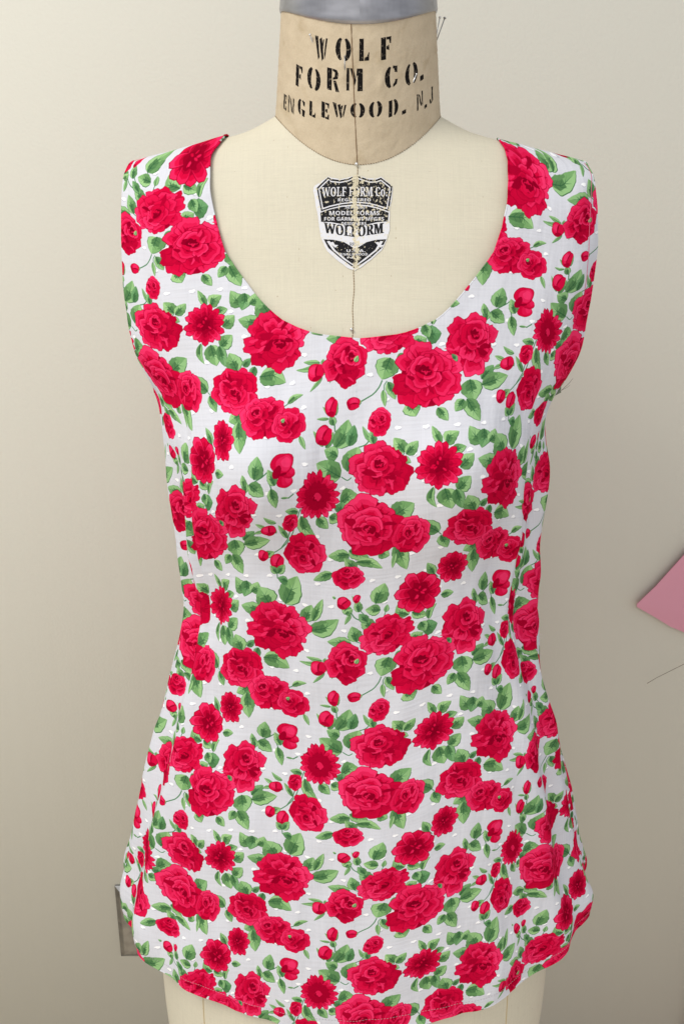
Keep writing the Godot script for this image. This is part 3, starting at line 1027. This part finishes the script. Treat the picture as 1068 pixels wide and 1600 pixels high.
func neck_at(th: float, k: float, grow := 0.0) -> Vector3:
	var s := sin(th)
	var c := cos(th)
	var q := []
	for n in 6: q.append(lerpf(NECK_LOW[n], NECK_TOP[n], k))
	var flare := 0.0003 * exp(-k * 14.0)
	return Vector3((q[1] + grow + flare) * s, (q[2] if c > 0 else q[4]) * c * c + q[0] * s * s, (q[3] + grow + flare if c > 0 else -q[5] + grow) * c)


func neck_picture() -> Image:
	var w := 1536
	var h := 640
	var im := Image.create(w, h, false, Image.FORMAT_RGB8)
	var big := noise(0.006, 3, 4)
	var fine := noise(0.09, 4, 2)
	for y in h:
		for x in w:
			var v := big.get_noise_2d(x, y * 1.3) * 0.03 + fine.get_noise_2d(x, y) * 0.022
			var st := maxf(0.0, big.get_noise_2d(x * 0.6 + 900, y * 0.9) - 0.3) * 0.12
			im.set_pixel(x, y, Color(0.78 + v - st, 0.718 + v - st * 1.1, 0.618 + v - st * 1.3))
	var raw: Image = im.duplicate()
	rng.seed = 77
	for q in PRINT:
		var x0: float = (q[1] + 90.0) / 180.0 * w
		var x1: float = (q[2] + 90.0) / 180.0 * w
		stencil(im, q[0], Rect2(x0, (1.0 - q[3]) * h, x1 - x0, (q[3] - q[4]) * h), Color(0.06, 0.05, 0.045))
	var wear := noise(0.05, 8, 3)
	for y in range(60, 570):   # worn ink
		for x in range(200, 1350):
			var n := wear.get_noise_2d(x, y)
			if n > 0.26: im.set_pixel(x, y, im.get_pixel(x, y).lerp(raw.get_pixel(x, y), clampf((n - 0.26) * 2.0, 0.0, 0.6)))
	for k in 60:  # pin holes and flecks
		im.fill_rect(Rect2i(rng.randi_range(0, w), rng.randi_range(0, h), 2, 2), Color(0.45, 0.38, 0.3))
	return im


# ---------------------------------------------------------------- the shield on the chest
func shield_outline() -> PackedVector2Array:
	var a := [[275, 192], [300, 208], [380, 216], [450, 204], [480, 188], [515, 183], [560, 190], [640, 214], [700, 212], [745, 198], [796, 244], [828, 270], [828, 310], [816, 400], [802, 480], [804, 620], [790, 690], [735, 800], [640, 885], [560, 940], [510, 974], [450, 945], [380, 900], [280, 810], [225, 700], [207, 560], [185, 440], [163, 320], [163, 285], [185, 262], [240, 225]]
	var o := PackedVector2Array()
	for q in a: o.append(Vector2((q[0] - 150.0) / 700.0, (q[1] - 175.0) / 810.0))
	return o


func shield_picture() -> Image:
	var w := 840
	var h := 972
	var im := Image.create(w, h, false, Image.FORMAT_RGB8)
	var white := Color(0.86, 0.86, 0.88)
	var ink := Color(0.06, 0.062, 0.085)
	im.fill(white)
	var p := func(a: Array) -> PackedVector2Array:
		var o := PackedVector2Array()
		for q in a: o.append(Vector2((q[0] - 150.0) * 1.2, (q[1] - 175.0) * 1.2))
		return o
	var outer := [[272, 200], [300, 216], [380, 226], [450, 212], [485, 196], [515, 190], [555, 196], [640, 222], [700, 222], [745, 206], [828, 276], [796, 484]]
	var arch := [[700, 450], [620, 432], [515, 425], [400, 436], [300, 460], [228, 484]]
	fill(im, p.call(outer + arch + [[190, 290]]), ink)
	var inner := [[278, 214], [300, 232], [380, 240], [450, 226], [485, 210], [515, 204], [555, 212], [640, 238], [700, 236], [742, 222], [812, 284], [784, 466]]
	fill(im, p.call(inner + [[700, 440], [620, 420], [515, 412], [400, 424], [300, 447], [237, 468]] + [[205, 296]]), white)
	var inn2 := [[283, 224], [300, 242], [380, 250], [450, 236], [485, 220], [515, 214], [555, 222], [640, 248], [700, 246], [739, 233], [802, 289], [776, 452]]
	fill(im, p.call(inn2 + [[700, 430], [620, 411], [515, 402], [400, 414], [300, 436], [245, 455]] + [[215, 300]]), ink)
	fill(im, p.call([[222, 494], [300, 468], [400, 446], [515, 436], [620, 443], [700, 460], [794, 494], [788, 566], [700, 572], [620, 590], [515, 622], [400, 588], [310, 572], [228, 570]]), ink)
	fill(im, p.call([[250, 712], [330, 716], [420, 735], [515, 792], [610, 735], [690, 716], [774, 712], [740, 780], [640, 868], [512, 955], [390, 868], [290, 785]]), ink)
	fill(im, p.call([[276, 730], [300, 726], [345, 800], [430, 870], [512, 930], [512, 938], [420, 880], [325, 800]]), white)
	fill(im, p.call([[748, 730], [724, 726], [680, 800], [590, 870], [512, 930], [512, 938], [600, 880], [700, 800]]), white)
	for s in [[300, 738], [680, 738]]:
		fill(im, p.call([[s[0], s[1]], [s[0] + 30, s[1] - 4], [s[0] + 44, s[1] + 20], [s[0] + 72, s[1] + 22], [s[0] + 48, s[1] + 44], [s[0] + 30, s[1] + 30]]), white)
	var at := func(x: float, y: float) -> Vector2: return Vector2((x - 150.0) * 1.2, (y - 175.0) * 1.2)
	var up := func(q: Vector2) -> Vector2: return q + Vector2(0, pow((q.x - w * 0.52) / w, 2.0) * 26.0)
	words(im, "WOLF FORM Co.", true, at.call(507, 320), Vector2(660, 92), white, up)
	words(im, "REGISTERED", false, at.call(507, 388), Vector2(330, 30), white, up)
	words(im, "THE STANDARD", false, at.call(512, 452), Vector2(200, 24), white, up)
	words(im, "MODEL FORMS", false, at.call(507, 497), Vector2(505, 42), white)
	words(im, "FOR GARMENT MFGRS", false, at.call(505, 545), Vector2(600, 36), white)
	words(im, "DESIGNERS", false, at.call(503, 583), Vector2(250, 28), white)
	var vee := func(q: Vector2) -> Vector2:
		var d := (q.x - w * 0.515) / (w * 0.36)
		return q + Vector2(0, 42.0 * (1.0 - absf(d)) - 26.0)
	for dx in [-3, 0, 3]: words(im, "WOLFORM", true, at.call(502 + dx, 640), Vector2(598, 104), ink, vee)
	words(im, "REG.", true, at.call(508, 752), Vector2(100, 30), ink)
	words(im, "U.S.A.", false, at.call(520, 806), Vector2(190, 26), white)
	words(im, "ENGLEWOOD", false, at.call(505, 835), Vector2(270, 24), white)
	words(im, "N.J.", false, at.call(505, 864), Vector2(140, 22), white)
	var n := noise(0.035, 21, 4)
	var m := noise(0.016, 22, 3)
	var cloth := Color(0.85, 0.81, 0.70)
	for y in h:
		for x in w:
			var mid := (x - w * (0.52 - 0.012 * sin(y * 0.006))) / w
			var k := 0.62 * exp(-pow(mid / 0.042, 2.0))
			if x > w * 0.5 and y < h * 0.5: k += 0.16
			if y < h * 0.1: k += 0.2 * exp(-pow(mid / 0.2, 2.0))
			if x < w * 0.36 and y < h * 0.4: k += 0.06
			var f := n.get_noise_2d(x, y * 0.8) * 0.8 + m.get_noise_2d(x * 1.6, y) * 0.45 + k
			if f > 0.3: im.set_pixel(x, y, im.get_pixel(x, y).lerp(cloth, clampf((f - 0.3) * 5.0, 0.0, 0.92)))
	return im


func linen_picture() -> Array:   # unbleached cotton: threads both ways, slubs, a few dark flecks
	var s := 640
	var im := Image.create(s, s, false, Image.FORMAT_RGB8)
	im.fill(Color(0.828, 0.803, 0.727))
	rng.seed = 31
	for k in 9000:
		var v := rng.randf_range(-0.035, 0.03)
		var c := Color(0.828 + v, 0.803 + v, 0.727 + v * 0.9)
		if k % 2: im.fill_rect(Rect2i(rng.randi_range(-40, s), rng.randi_range(0, s), rng.randi_range(12, 90), 1), c)
		else: im.fill_rect(Rect2i(rng.randi_range(0, s), rng.randi_range(-40, s), 1, rng.randi_range(12, 90)), c)
	for k in 26:
		im.fill_rect(Rect2i(rng.randi_range(0, s), rng.randi_range(0, s), rng.randi_range(1, 3), rng.randi_range(1, 4)), Color(0.62, 0.55, 0.42))
	var b: Image = im.duplicate()
	b.bump_map_to_normal_map(2.2)
	return [im, b]


func wall_pictures() -> Array:
	var s := 512
	var n := noise(0.07, 61, 3)
	n.fractal_gain = 0.5
	var im := n.get_seamless_image(s, s)
	var b: Image = im.duplicate()
	b.convert(Image.FORMAT_RGBA8)
	b.bump_map_to_normal_map(1.6)
	return [b]


func tex(im: Image) -> ImageTexture:
	return ImageTexture.create_from_image(im)


func _ready() -> void:
	# ---- camera
	var cam := Camera3D.new()
	cam.name = "camera"
	cam.position = Vector3(-0.0122, 1.40, 0.841)
	cam.rotation_degrees = Vector3(-18, 0, 0)
	cam.fov = 53.13
	cam.near = 0.02
	cam.far = 60.0
	add_child(cam)
	cam.current = true
	# ---- air and exposure: an indoor workroom, lit from overhead by lights out of view
	var env := Environment.new()
	env.background_mode = Environment.BG_COLOR
	env.background_color = Color(0.97, 0.98, 1.0)
	env.background_energy_multiplier = 0.62
	env.tonemap_mode = Environment.TONE_MAPPER_LINEAR
	env.tonemap_exposure = 1.0
	env.sdfgi_enabled = true
	env.ssao_enabled = true
	env.ssil_enabled = true
	var we := WorldEnvironment.new()
	we.name = "air"
	we.environment = env
	add_child(we)
	panel_light("unseen_overhead_light", Vector3(-1.15, 2.75, 1.05), Vector2(1.0, 1.0), 4.1)  # out of view, placed to light form and wall from the upper left
	panel_light("unseen_overhead_light", Vector3(-0.2, 2.75, 3.0), Vector2(1.2, 1.2), 3.9)  # added fill light out of view, brightens the blouse front and the wall

	build_setting()
	build_dress_form()
	build_blouse()
	build_pins()
	build_far_things()


func panel_light(called: String, at: Vector3, size: Vector2, energy: float) -> void:
	var l := AreaLight3D.new()
	l.name = called
	l.area_size = size
	l.area_normalize_energy = true
	l.light_energy = energy
	l.light_color = Color(1.0, 0.985, 0.95)
	l.shadow_enabled = true
	l.area_range = 12.0
	l.position = at
	l.rotation_degrees = Vector3(-90, 0, 0)   # faces straight down
	add_child(l, true)


func build_setting() -> void:
	var wm := mat(srgb(219, 217, 206), 0.72)
	var pics := wall_pictures()
	wm.normal_enabled = true
	wm.normal_texture = tex(pics[0])
	wm.normal_scale = 0.28
	wm.uv1_triplanar = true
	wm.uv1_scale = Vector3.ONE * 5.0
	var st := tool()
	box(st, Vector3(-2.6, -0.02, -0.52), Vector3(2.6, 2.9, -0.37))
	tag(put("wall", commit(st), wm), "", "", "", "structure")
	st = tool()
	box(st, Vector3(-2.6, -0.1, -0.52), Vector3(2.6, -0.022, 3.0))
	tag(put("floor", commit(st), mat(srgb(240, 226, 204), 0.6)), "", "", "", "structure")  # out of view; pale colour chosen to bounce light onto the lower wall


func build_dress_form() -> void:
	var f := base("dress_form")
	tag(f, "cream linen dress form with stencilled tan neck, steel collar and shield label on its chest", "dress form")
	var pics := linen_picture()
	var lm := mat(Color.WHITE, 0.88)
	lm.albedo_texture = tex(pics[0])
	lm.normal_enabled = true
	lm.normal_texture = tex(pics[1])
	lm.normal_scale = 0.25
	lm.uv1_triplanar = true
	lm.uv1_scale = Vector3.ONE * 7.0
	# body
	var w := 145
	var p := PackedVector3Array()
	var rows := 230
	for j in rows + 1:
		var q := cr(TORSO, 22.0 * j / rows)
		for i in w: p.append(on_ring(q, PI + TAU * i / (w - 1.0), 0.019))
	put("torso", sheet(p, w, rows + 1), lm, f)
	var st := tool()
	var low := cr(TORSO, 0.0)
	for i in 96:
		tri(st, Vector3(0, 0.452, 0), on_ring(low, TAU * (i + 1) / 96.0, 0.0), on_ring(low, TAU * i / 96.0, 0.0))
	put("torso_bottom", commit(st), lm, f)
	# neck: stencilled front, plain back
	var np := tex(neck_picture())
	var nm := mat(Color.WHITE, 0.85)
	nm.albedo_texture = np
	nm.texture_repeat = false
	var crease := noise(0.018, 14, 4).get_image(512, 256)
	crease.convert(Image.FORMAT_RGBA8)
	crease.bump_map_to_normal_map(5.0)
	nm.normal_enabled = true
	nm.normal_texture = tex(crease)
	nm.normal_scale = 0.3
	var uv := PackedVector2Array()
	p = PackedVector3Array()
	var nz := noise(9.0, 5, 3)
	for j in 41:
		for i in 121:
			var th := -PI / 2.0 + PI * i / 120.0
			var k := j / 40.0
			var bump := 0.0005 * nz.get_noise_2d(th * 2.0, k * 2.0)
			bump += 0.0013 * exp(-pow((th - 0.27) / 0.035, 2.0) - pow((k - 0.57) / 0.06, 2.0))
			bump += 0.0012 * exp(-pow((th + 0.2) / 0.03, 2.0) - pow((k - 0.62) / 0.05, 2.0))
			p.append(neck_at(th, k, bump))
			uv.append(Vector2(i / 120.0, 1.0 - k))
	put("neck", sheet(p, 121, 41, uv), nm, f)
	var nb := mat(srgb(204, 183, 150), 0.85)
	p = PackedVector3Array()
	for j in 21:
		for i in 61: p.append(neck_at(PI / 2.0 + PI * i / 60.0, j / 20.0))
	put("neck_back", sheet(p, 61, 21), nb, f)
	# seams
	var thread := mat(srgb(140, 116, 90), 0.9)
	st = tool()
	var line := []
	for k in 31:
		var k_ := k / 30.0
		line.append(neck_at(lerpf(-0.018, -0.105, k_), k_, 0.00005))
	tube(st, line, 0.00036, 6)
	put("neck_front_seam", commit(st), mat(srgb(128, 104, 80), 0.9), f)
	st = tool()
	line = []
	var stitches := tool()
	var was := Vector3.ZERO
	for k in 68:
		var y := lerpf(1.4088, 1.284, k / 67.0)
		var q := torso_front(lerpf(-0.0015, -0.0049, k / 67.0) + 0.0004 * sin(k * 0.45), y)
		line.append(q - Vector3(0, 0, 0.0001))
		if k: tube(stitches, [was.lerp(q, 0.2) + Vector3(0, 0, 0.0002), was.lerp(q, 0.75) + Vector3(0, 0, 0.0002)], 0.0003, 5)
		was = q
	tube(st, line, 0.00028, 6)
	put("chest_seam", commit(st), mat(srgb(176, 154, 118), 0.9), f)
	tag(put("chest_stitching", commit(stitches), thread, f), "", "", "", "stuff")
	st = tool()
	for k in 112:
		var a := -PI / 2.0 * 1.05 + PI * 1.05 * k / 111.0
		var q := neck_at(a, 0.004, 0.0002)
		var r := neck_at(a + 0.012, 0.004, 0.0002)
		tube(st, [q, r + Vector3(0, -0.0003, 0)], 0.00022, 5)
	tag(put("neck_stitching", commit(st), thread, f), "", "", "", "stuff")
	for s in [-1.0, 1.0]:   # panel seams down the hip
		st = tool()
		line = []
		for k in 20: line.append(torso_at(s * 0.82, lerpf(0.2, 6.5, k / 19.0)) + Vector3(s * 0.0001, 0, 0.0001))
		tube(st, line, 0.0005, 6)
		put("hip_seam", commit(st), mat(srgb(196, 178, 140), 0.9), f)
	# steel collar with its cap
	var steel := mat(srgb(182, 182, 188), 0.4, 0.92)
	var bn := noise(0.02, 40, 3).get_image(256, 256)
	bn.convert(Image.FORMAT_RGB8)
	for y in 256:
		for x in 256:
			var g := bn.get_pixel(x, y).r
			var n2 := bn.get_pixel((x * 7) % 256, y).r
			bn.set_pixel(x, y, Color(1, 1, 1) * (0.74 + 0.24 * g + 0.06 * n2))
	steel.albedo_texture = tex(bn)
	steel.uv1_triplanar = true
	steel.uv1_scale = Vector3(6, 14, 6)
	p = PackedVector3Array()
	var prof := [[-0.030, -0.0006], [-0.026, 0.0010], [0.0, 0.0016], [0.02, 0.0014], [0.3, 0.0012], [0.44, 0.0012], [0.475, 0.0018], [0.50, 0.0016], [0.52, 0.0004], [0.53, -0.002]]
	for q in prof:
		for i in 121: p.append(neck_at(PI + TAU * i / 120.0, 1.0 + q[0], q[1] + 0.03 * 0.0))
	put("collar", sheet(p, 121, prof.size()), steel, f)
	st = tool()
	var top := Vector3(0, 1.558, 0.006)
	var ring := []
	for i in 97: ring.append(neck_at(PI + TAU * i / 96.0, 1.53, -0.002))
	for r in 6:
		var a := r / 6.0
		var b := (r + 1) / 6.0
		for i in 96:
			var lift := func(v: Vector3, s: float) -> Vector3: return v.lerp(top + Vector3(0, 0.012, 0), s) + Vector3(0, 0.006 * sin(PI * s), 0)
			quad(st, lift.call(ring[i], a), lift.call(ring[i], b), lift.call(ring[i + 1], b), lift.call(ring[i + 1], a))
	put("cap", commit(st), steel, f)
	st = tool()
	lathe(st, [Vector2(0.0, 0.055), Vector2(0.010, 0.054), Vector2(0.016, 0.046), Vector2(0.016, 0.038), Vector2(0.009, 0.028), Vector2(0.008, 0.0)], Transform3D(Basis(), top + Vector3(0, 0.008, 0)), 24)
	put("knob", commit(st), steel, f)
	# shield
	var sm := mat(Color.WHITE, 0.62)
	sm.albedo_texture = tex(shield_picture())
	sm.texture_repeat = false
	var o := shield_outline()
	p = PackedVector3Array()
	uv = PackedVector2Array()
	var c := Vector2(0.515, 0.45)
	var sx := 0.0606
	var sy := 0.0680
	var fine := PackedVector2Array()
	for k in o.size():
		for m in 3: fine.append(o[k].lerp(o[(k + 1) % o.size()], m / 3.0) + Vector2(0.003 * sin(k * 5.0 + m * 2.0), 0.003 * cos(k * 3.0 + m)))
	for r in 9:
		for k in fine.size() + 1:
			var q := c.lerp(fine[k % fine.size()], r / 8.0)
			var t := torso_front(-0.0029 + (q.x - 0.515) * sx, 1.4036 - q.y * sy)
			p.append(t + Vector3(0, 0.0001, 0.0004))
			uv.append(q)
	var sh := put("shield_label", sheet(p, fine.size() + 1, 9, uv, true), sm, f)
	tag(sh, "worn black and white shield label")
	# stand, below the frame
	var iron := mat(srgb(60, 60, 62), 0.5, 0.6)
	st = tool()
	lathe(st, [Vector2(0.0, 0.47), Vector2(0.016, 0.47), Vector2(0.016, 0.06), Vector2(0.0, 0.06)], Transform3D(), 24)
	put("pole", commit(st), iron, f)
	st = tool()
	lathe(st, [Vector2(0.0, 0.075), Vector2(0.03, 0.075), Vector2(0.045, 0.05), Vector2(0.16, 0.03), Vector2(0.22, 0.018), Vector2(0.225, -0.019), Vector2(0.0, -0.019)], Transform3D(), 48)
	put("stand_base", commit(st), iron, f)


func build_blouse() -> void:
	var b := base("blouse", Vector3.ZERO)
	tag(b, "sleeveless white blouse printed with red roses and green leaves, worn by the dress form", "blouse")
	measure_cloth()
	var m := mat(Color.WHITE, 0.9)
	m.metallic_specular = 0.1
	m.albedo_texture = tex(rose_print())
	m.backlight_enabled = true
	m.backlight = Color(0.12, 0.12, 0.12)
	var weave := noise(0.11, 71, 2)
	var h := Image.create(512, 512, false, Image.FORMAT_RGB8)
	for y in 512:
		for x in 512:
			var v := 0.5 + 0.25 * weave.get_noise_2d(x * 0.12, y) + 0.25 * weave.get_noise_2d(x + 700, y * 0.12)
			h.set_pixel(x, y, Color(v, v, v))
	h.bump_map_to_normal_map(3.0)
	m.normal_enabled = true
	m.normal_texture = tex(h)
	m.normal_scale = 0.3
	put("front_panel", panel(-PI / 2, PI / 2, 170, 250, true), m, b)
	put("back_panel", panel(PI / 2, PI * 1.5, 90, 130, false), m, b)
	var line := []
	for k in 241:
		var th := PI + TAU * k / 240.0
		if th > PI: th -= TAU
		line.append(Vector2(th, neck_t(th)))
	put("neckline_edge", edge_tube(line, 0.0007), m, b)
	line = []
	for k in 241: line.append(Vector2(-PI + TAU * k / 240.0, 0.0))
	put("hem_edge", edge_tube(line, 0.0009), m, b)
	for s in [-1.0, 1.0]:
		line = []
		for k in 101:
			var a := TAU * k / 100.0
			var c := cos(a)
			var d := sin(a)
			line.append(Vector2(s * (PI / 2 + (ARM.z if c < 0.0 else ARM_BACK) * signf(c) * pow(absf(c), 2.0 / 3.0)), ARM.x + ARM.y * signf(d) * pow(absf(d), 2.0 / 3.0)))
		put("armhole_edge", edge_tube(line, 0.0007), m, b)
	# the hem's row of stitches
	var row := tool()
	for k in 260:
		var th := lerpf(-PI / 2, PI / 2, k / 260.0)
		var a := folded(th, 0.36) + Vector3(sin(th), 0, cos(th)) * 0.00012
		var c := folded(th + 0.007, 0.36) + Vector3(sin(th), 0, cos(th)) * 0.00012
		tube(row, [a, c], 0.00014, 4)
	tag(put("hem_stitching", commit(row), mat(srgb(178, 166, 174), 0.9), b), "", "", "", "stuff")
	# the facing's stitch line beside the armhole on the right
	var st := tool()
	line = []
	for k in 40:
		var a := lerpf(PI * 0.62, PI * 1.05, k / 39.0)
		var th := PI / 2 + (ARM.z + 0.12) * cos(a)
		var t := ARM.x + (ARM.y + 0.2) * sin(a)
		line.append(folded(th, t) + Vector3(sin(th), 0, cos(th)) * 0.0002)
	tube(st, line, 0.00022, 5)
	put("facing_stitching", commit(st), mat(srgb(206, 110, 140), 0.9), b)
	# raw seam end and loose threads under the right armhole
	var pale := mat(srgb(128, 140, 120), 0.9)
	var dark := mat(srgb(96, 84, 84), 0.9)
	st = tool()
	var e := folded(PI / 2 - 0.12, 11.05)
	for k in 3:
		var q := e + Vector3(-0.004, -0.001 * k, 0.001 + 0.0008 * k)
		quad(st, q, q + Vector3(0.0105 - 0.001 * k, 0.0062 - 0.0012 * k, 0.0), q + Vector3(0.0095, 0.0036 - 0.001 * k, 0.0006 * k), q + Vector3(0.0015, -0.003, 0.0005))
	put("raw_seam_end", commit(st), pale, b)
	rng.seed = 12
	for k in 2:
		st = tool()
		var q := e + Vector3(0.0075 - 0.001 * k, 0.003 - 0.0015 * k, 0.002)
		var d := Vector3(0.005 + 0.002 * rng.randf(), 0.008 - 0.004 * k, 0.001)
		tube(st, [q - d * 0.6, q + d * 0.5 + Vector3(0.0008, 0, 0), q + d], 0.00018, 5, 0.0001)
		put("loose_thread", commit(st), dark if k == 0 else pale, b)
	# fuzz of cut threads along the side seams
	st = tool()
	for k in 150:
		var s := -1.0 if rng.randf() < 0.6 else 1.0
		var t := rng.randf_range(0.3, 10.8)
		var q := folded(s * PI / 2, t)
		var d := Vector3(s * rng.randf_range(0.001, 0.0032), rng.randf_range(-0.002, 0.002), rng.randf_range(-0.001, 0.001))
		tube(st, [q - d * 0.3, q + d * 0.5 + Vector3(0, 0.0006, 0), q + d], 0.0002, 4, 0.0001)
	tag(put("seam_fuzz", commit(st), mat(srgb(226, 214, 220), 0.9), b), "", "", "", "stuff")


func pin(at: Vector3, dir: Vector3, showing: float, label: String, head := 0.0011, shade := 200) -> void:
	var n := base("pin", at)
	tag(n, label, "pin", "steel pins stuck in the dress form")
	dir = dir.normalized()
	var metal := mat(srgb(shade, shade, shade), 0.3, 0.9)
	var st := tool()
	tube(st, [-dir * 0.006, dir * showing], 0.0004, 8)
	put("shaft", commit(st), metal, n)
	st = tool()
	var x := dir.cross(Vector3(0.2, 0.9, 0.1)).normalized()
	lathe(st, [Vector2(0, 0.0009), Vector2(head * 0.7, 0.0006), Vector2(head, 0.0), Vector2(head * 0.7, -0.0006), Vector2(0, -0.0008)], Transform3D(Basis(x, dir, x.cross(dir)), dir * showing), 16)
	put("head", commit(st), metal, n)


func build_pins() -> void:
	pin(neck_at(deg_to_rad(-1.5), 0.004), Vector3(-0.1, 0.15, 1), 0.0016, "round-headed pin at the neck seam, just above the shield label", 0.0013, 230)
	pin(torso_front(-0.0053, 1.2965), Vector3(-0.1, 0.3, 1), 0.0016, "round-headed pin low on the chest seam, just above the blouse neckline", 0.0012, 230)
	pin(neck_at(deg_to_rad(88), 0.72), Vector3(0.36, 1.0, 0.05), 0.0158, "longer pin sticking up and out from the right edge of the neck", 0.0012, 150)
	pin(neck_at(deg_to_rad(84), 0.77), Vector3(0.18, 1.0, -0.02), 0.0115, "shorter, paler pin beside the longer one at the right edge of the neck", 0.001, 205)
	pin(neck_at(deg_to_rad(-34.5), 0.80), Vector3(-0.35, 1.0, 0.55), 0.0055, "short slanting pin at the top left of the stencilled letter W", 0.001, 220)
	pin(neck_at(deg_to_rad(-10), 0.64), Vector3(0.0, 1.0, 0.09), 0.0105, "upright tan pin between the first and second lines of stencilled letters", 0.0006, 150)
	pin(neck_at(deg_to_rad(40.5), 0.485), Vector3(0.42, 1.0, 0.15), 0.0052, "small slanting pin across the last stencilled letter O of the second line", 0.0006, 235)


func build_far_things() -> void:
	# steel cover plate
	var n := base("wall_plate", Vector3(-0.2957, 0.3935, -0.369))
	n.rotation_degrees = Vector3(0, 0, 0.5)
	tag(n, "blank steel cover plate on the wall, half hidden behind the blouse hem", "wall plate")
	var st := tool()
	var o := Vector2(0.0357, 0.0607)
	var i := Vector2(0.0287, 0.0537)
	var z := 0.0058
	st.set_smooth_group(-1)
	var ring := [[o, 0.0], [o, 0.0012], [i + Vector2(0.0006, 0.0006), z - 0.0004], [i - Vector2(0.0006, 0.0006), z]]
	for k in 3:
		var a: Vector2 = ring[k][0]
		var b: Vector2 = ring[k + 1][0]
		var za: float = ring[k][1]
		var zb: float = ring[k + 1][1]
		for s in 4:
			var c := [Vector2(-1, -1), Vector2(1, -1), Vector2(1, 1), Vector2(-1, 1)]
			var p0: Vector2 = c[s]
			var p1: Vector2 = c[(s + 1) % 4]
			quad(st, Vector3(a.x * p0.x, a.y * p0.y, za), Vector3(b.x * p0.x, b.y * p0.y, zb), Vector3(b.x * p1.x, b.y * p1.y, zb), Vector3(a.x * p1.x, a.y * p1.y, za))
	var f: Vector2 = ring[3][0]
	quad(st, Vector3(-f.x, -f.y, z), Vector3(-f.x, f.y, z), Vector3(f.x, f.y, z), Vector3(f.x, -f.y, z))
	var steel := mat(srgb(172, 171, 170), 0.3, 0.95)
	var sm := noise(0.012, 91, 3).get_image(256, 256)
	sm.convert(Image.FORMAT_RGB8)
	for y in 256:
		for x in 256:
			var g := sm.get_pixel(x, y).r
			sm.set_pixel(x, y, Color(1, 1, 1) * (0.72 + 0.36 * g))
	steel.albedo_texture = tex(sm)
	steel.uv1_triplanar = true
	steel.uv1_scale = Vector3.ONE * 9.0
	st.generate_normals()
	put("plate", st.commit(), steel, n)
	for s in [-1.0, 1.0]:
		st = tool()
		lathe(st, [Vector2(0, 0.0016), Vector2(0.002, 0.0014), Vector2(0.0032, 0.0005), Vector2(0.0034, -0.0005)], Transform3D(Basis(Vector3.RIGHT, Vector3.BACK, Vector3.UP), Vector3(0.004, s * 0.0415, z)), 20)
		put("screw", commit(st), steel, n)

	# pink garment on the wall at the right
	var g := base("pink_garment", Vector3(0.0042, 0.0025, -0.3625))
	tag(g, "pink garment hanging on the wall with its sleeve corner in view at the right", "garment")
	var pm := mat(srgb(224, 160, 178), 0.85)
	pm.backlight_enabled = true
	pm.backlight = Color(0.3, 0.3, 0.3)
	var left := [[1.025, 0.495], [0.982, 0.446], [0.9585, 0.4175], [0.933, 0.3985], [0.908, 0.380], [0.8835, 0.3585]]
	var under := [[0.8795, 0.3585], [0.867, 0.380], [0.852, 0.404], [0.846, 0.418], [0.835, 0.442], [0.821, 0.469]]
	var grid := func(rows: Array, right: float, thick: float) -> ArrayMesh:
		var s2 := tool()
		for side in [1.0, -1.0]:
			for r in rows.size() - 1:
				for k in 16:
					var pt := func(rr: int, kk: int) -> Vector3:
						var q: Array = rows[rr]
						var e: float = q[2] if q.size() > 2 else right
						var f2 := kk / 16.0
						var x := lerpf(q[1], e, f2)
						var puff := thick * minf(1.0, 0.18 + 3.0 * f2)
						return Vector3(x, q[0], side * puff + 0.0015 * sin(x * 70.0 + q[0] * 9.0) * minf(1.0, f2 * 4.0))
					quad(s2, pt.call(r, k), pt.call(r + 1, k), pt.call(r + 1, k + 1), pt.call(r, k + 1))
		return commit(s2)
	put("sleeve", grid.call(left + under, 0.56, 0.004), pm, g)
	put("bodice", grid.call([[1.06, 0.565], [0.98, 0.563], [0.85, 0.5605], [0.70, 0.563], [0.58, 0.555]], 0.86, 0.005), pm, g)
	put("skirt", grid.call([[0.579, 0.556], [0.48, 0.535], [0.38, 0.508], [0.30, 0.506], [0.255, 0.500], [0.18, 0.492], [0.10, 0.485]], 0.95, 0.005), pm, g)
	st = tool()
	tube(st, [Vector3(0.66, 1.07, 0.0), Vector3(0.68, 1.12, 0.0), Vector3(0.70, 1.135, -0.004), Vector3(0.71, 1.16, -0.006), Vector3(0.71, 1.16, -0.0085)], 0.0022, 8)
	tube(st, [Vector3(0.57, 1.055, 0.0), Vector3(0.70, 1.085, 0.0), Vector3(0.84, 1.055, 0.0)], 0.004, 8)
	put("hanger", commit(st), mat(srgb(120, 118, 116), 0.4, 0.8), g)

	# a thread that sticks out from behind it
	var t := base("thread", Vector3(0.3851, 0.7746, -0.36))
	tag(t, "thin dark thread sticking out over the wall below the pink garment's corner", "thread")
	st = tool()
	tube(st, [Vector3.ZERO, Vector3(0.0115, 0.0090, 0.001), Vector3(0.0245, 0.0172, 0.002), Vector3(0.0453, 0.0302, 0.003), Vector3(0.085, 0.052, 0.006), Vector3(0.16, 0.095, 0.012), Vector3(0.19, 0.13, 0.017)], 0.00027, 6)
	put("strand", commit(st), mat(srgb(110, 98, 88), 0.9), t)
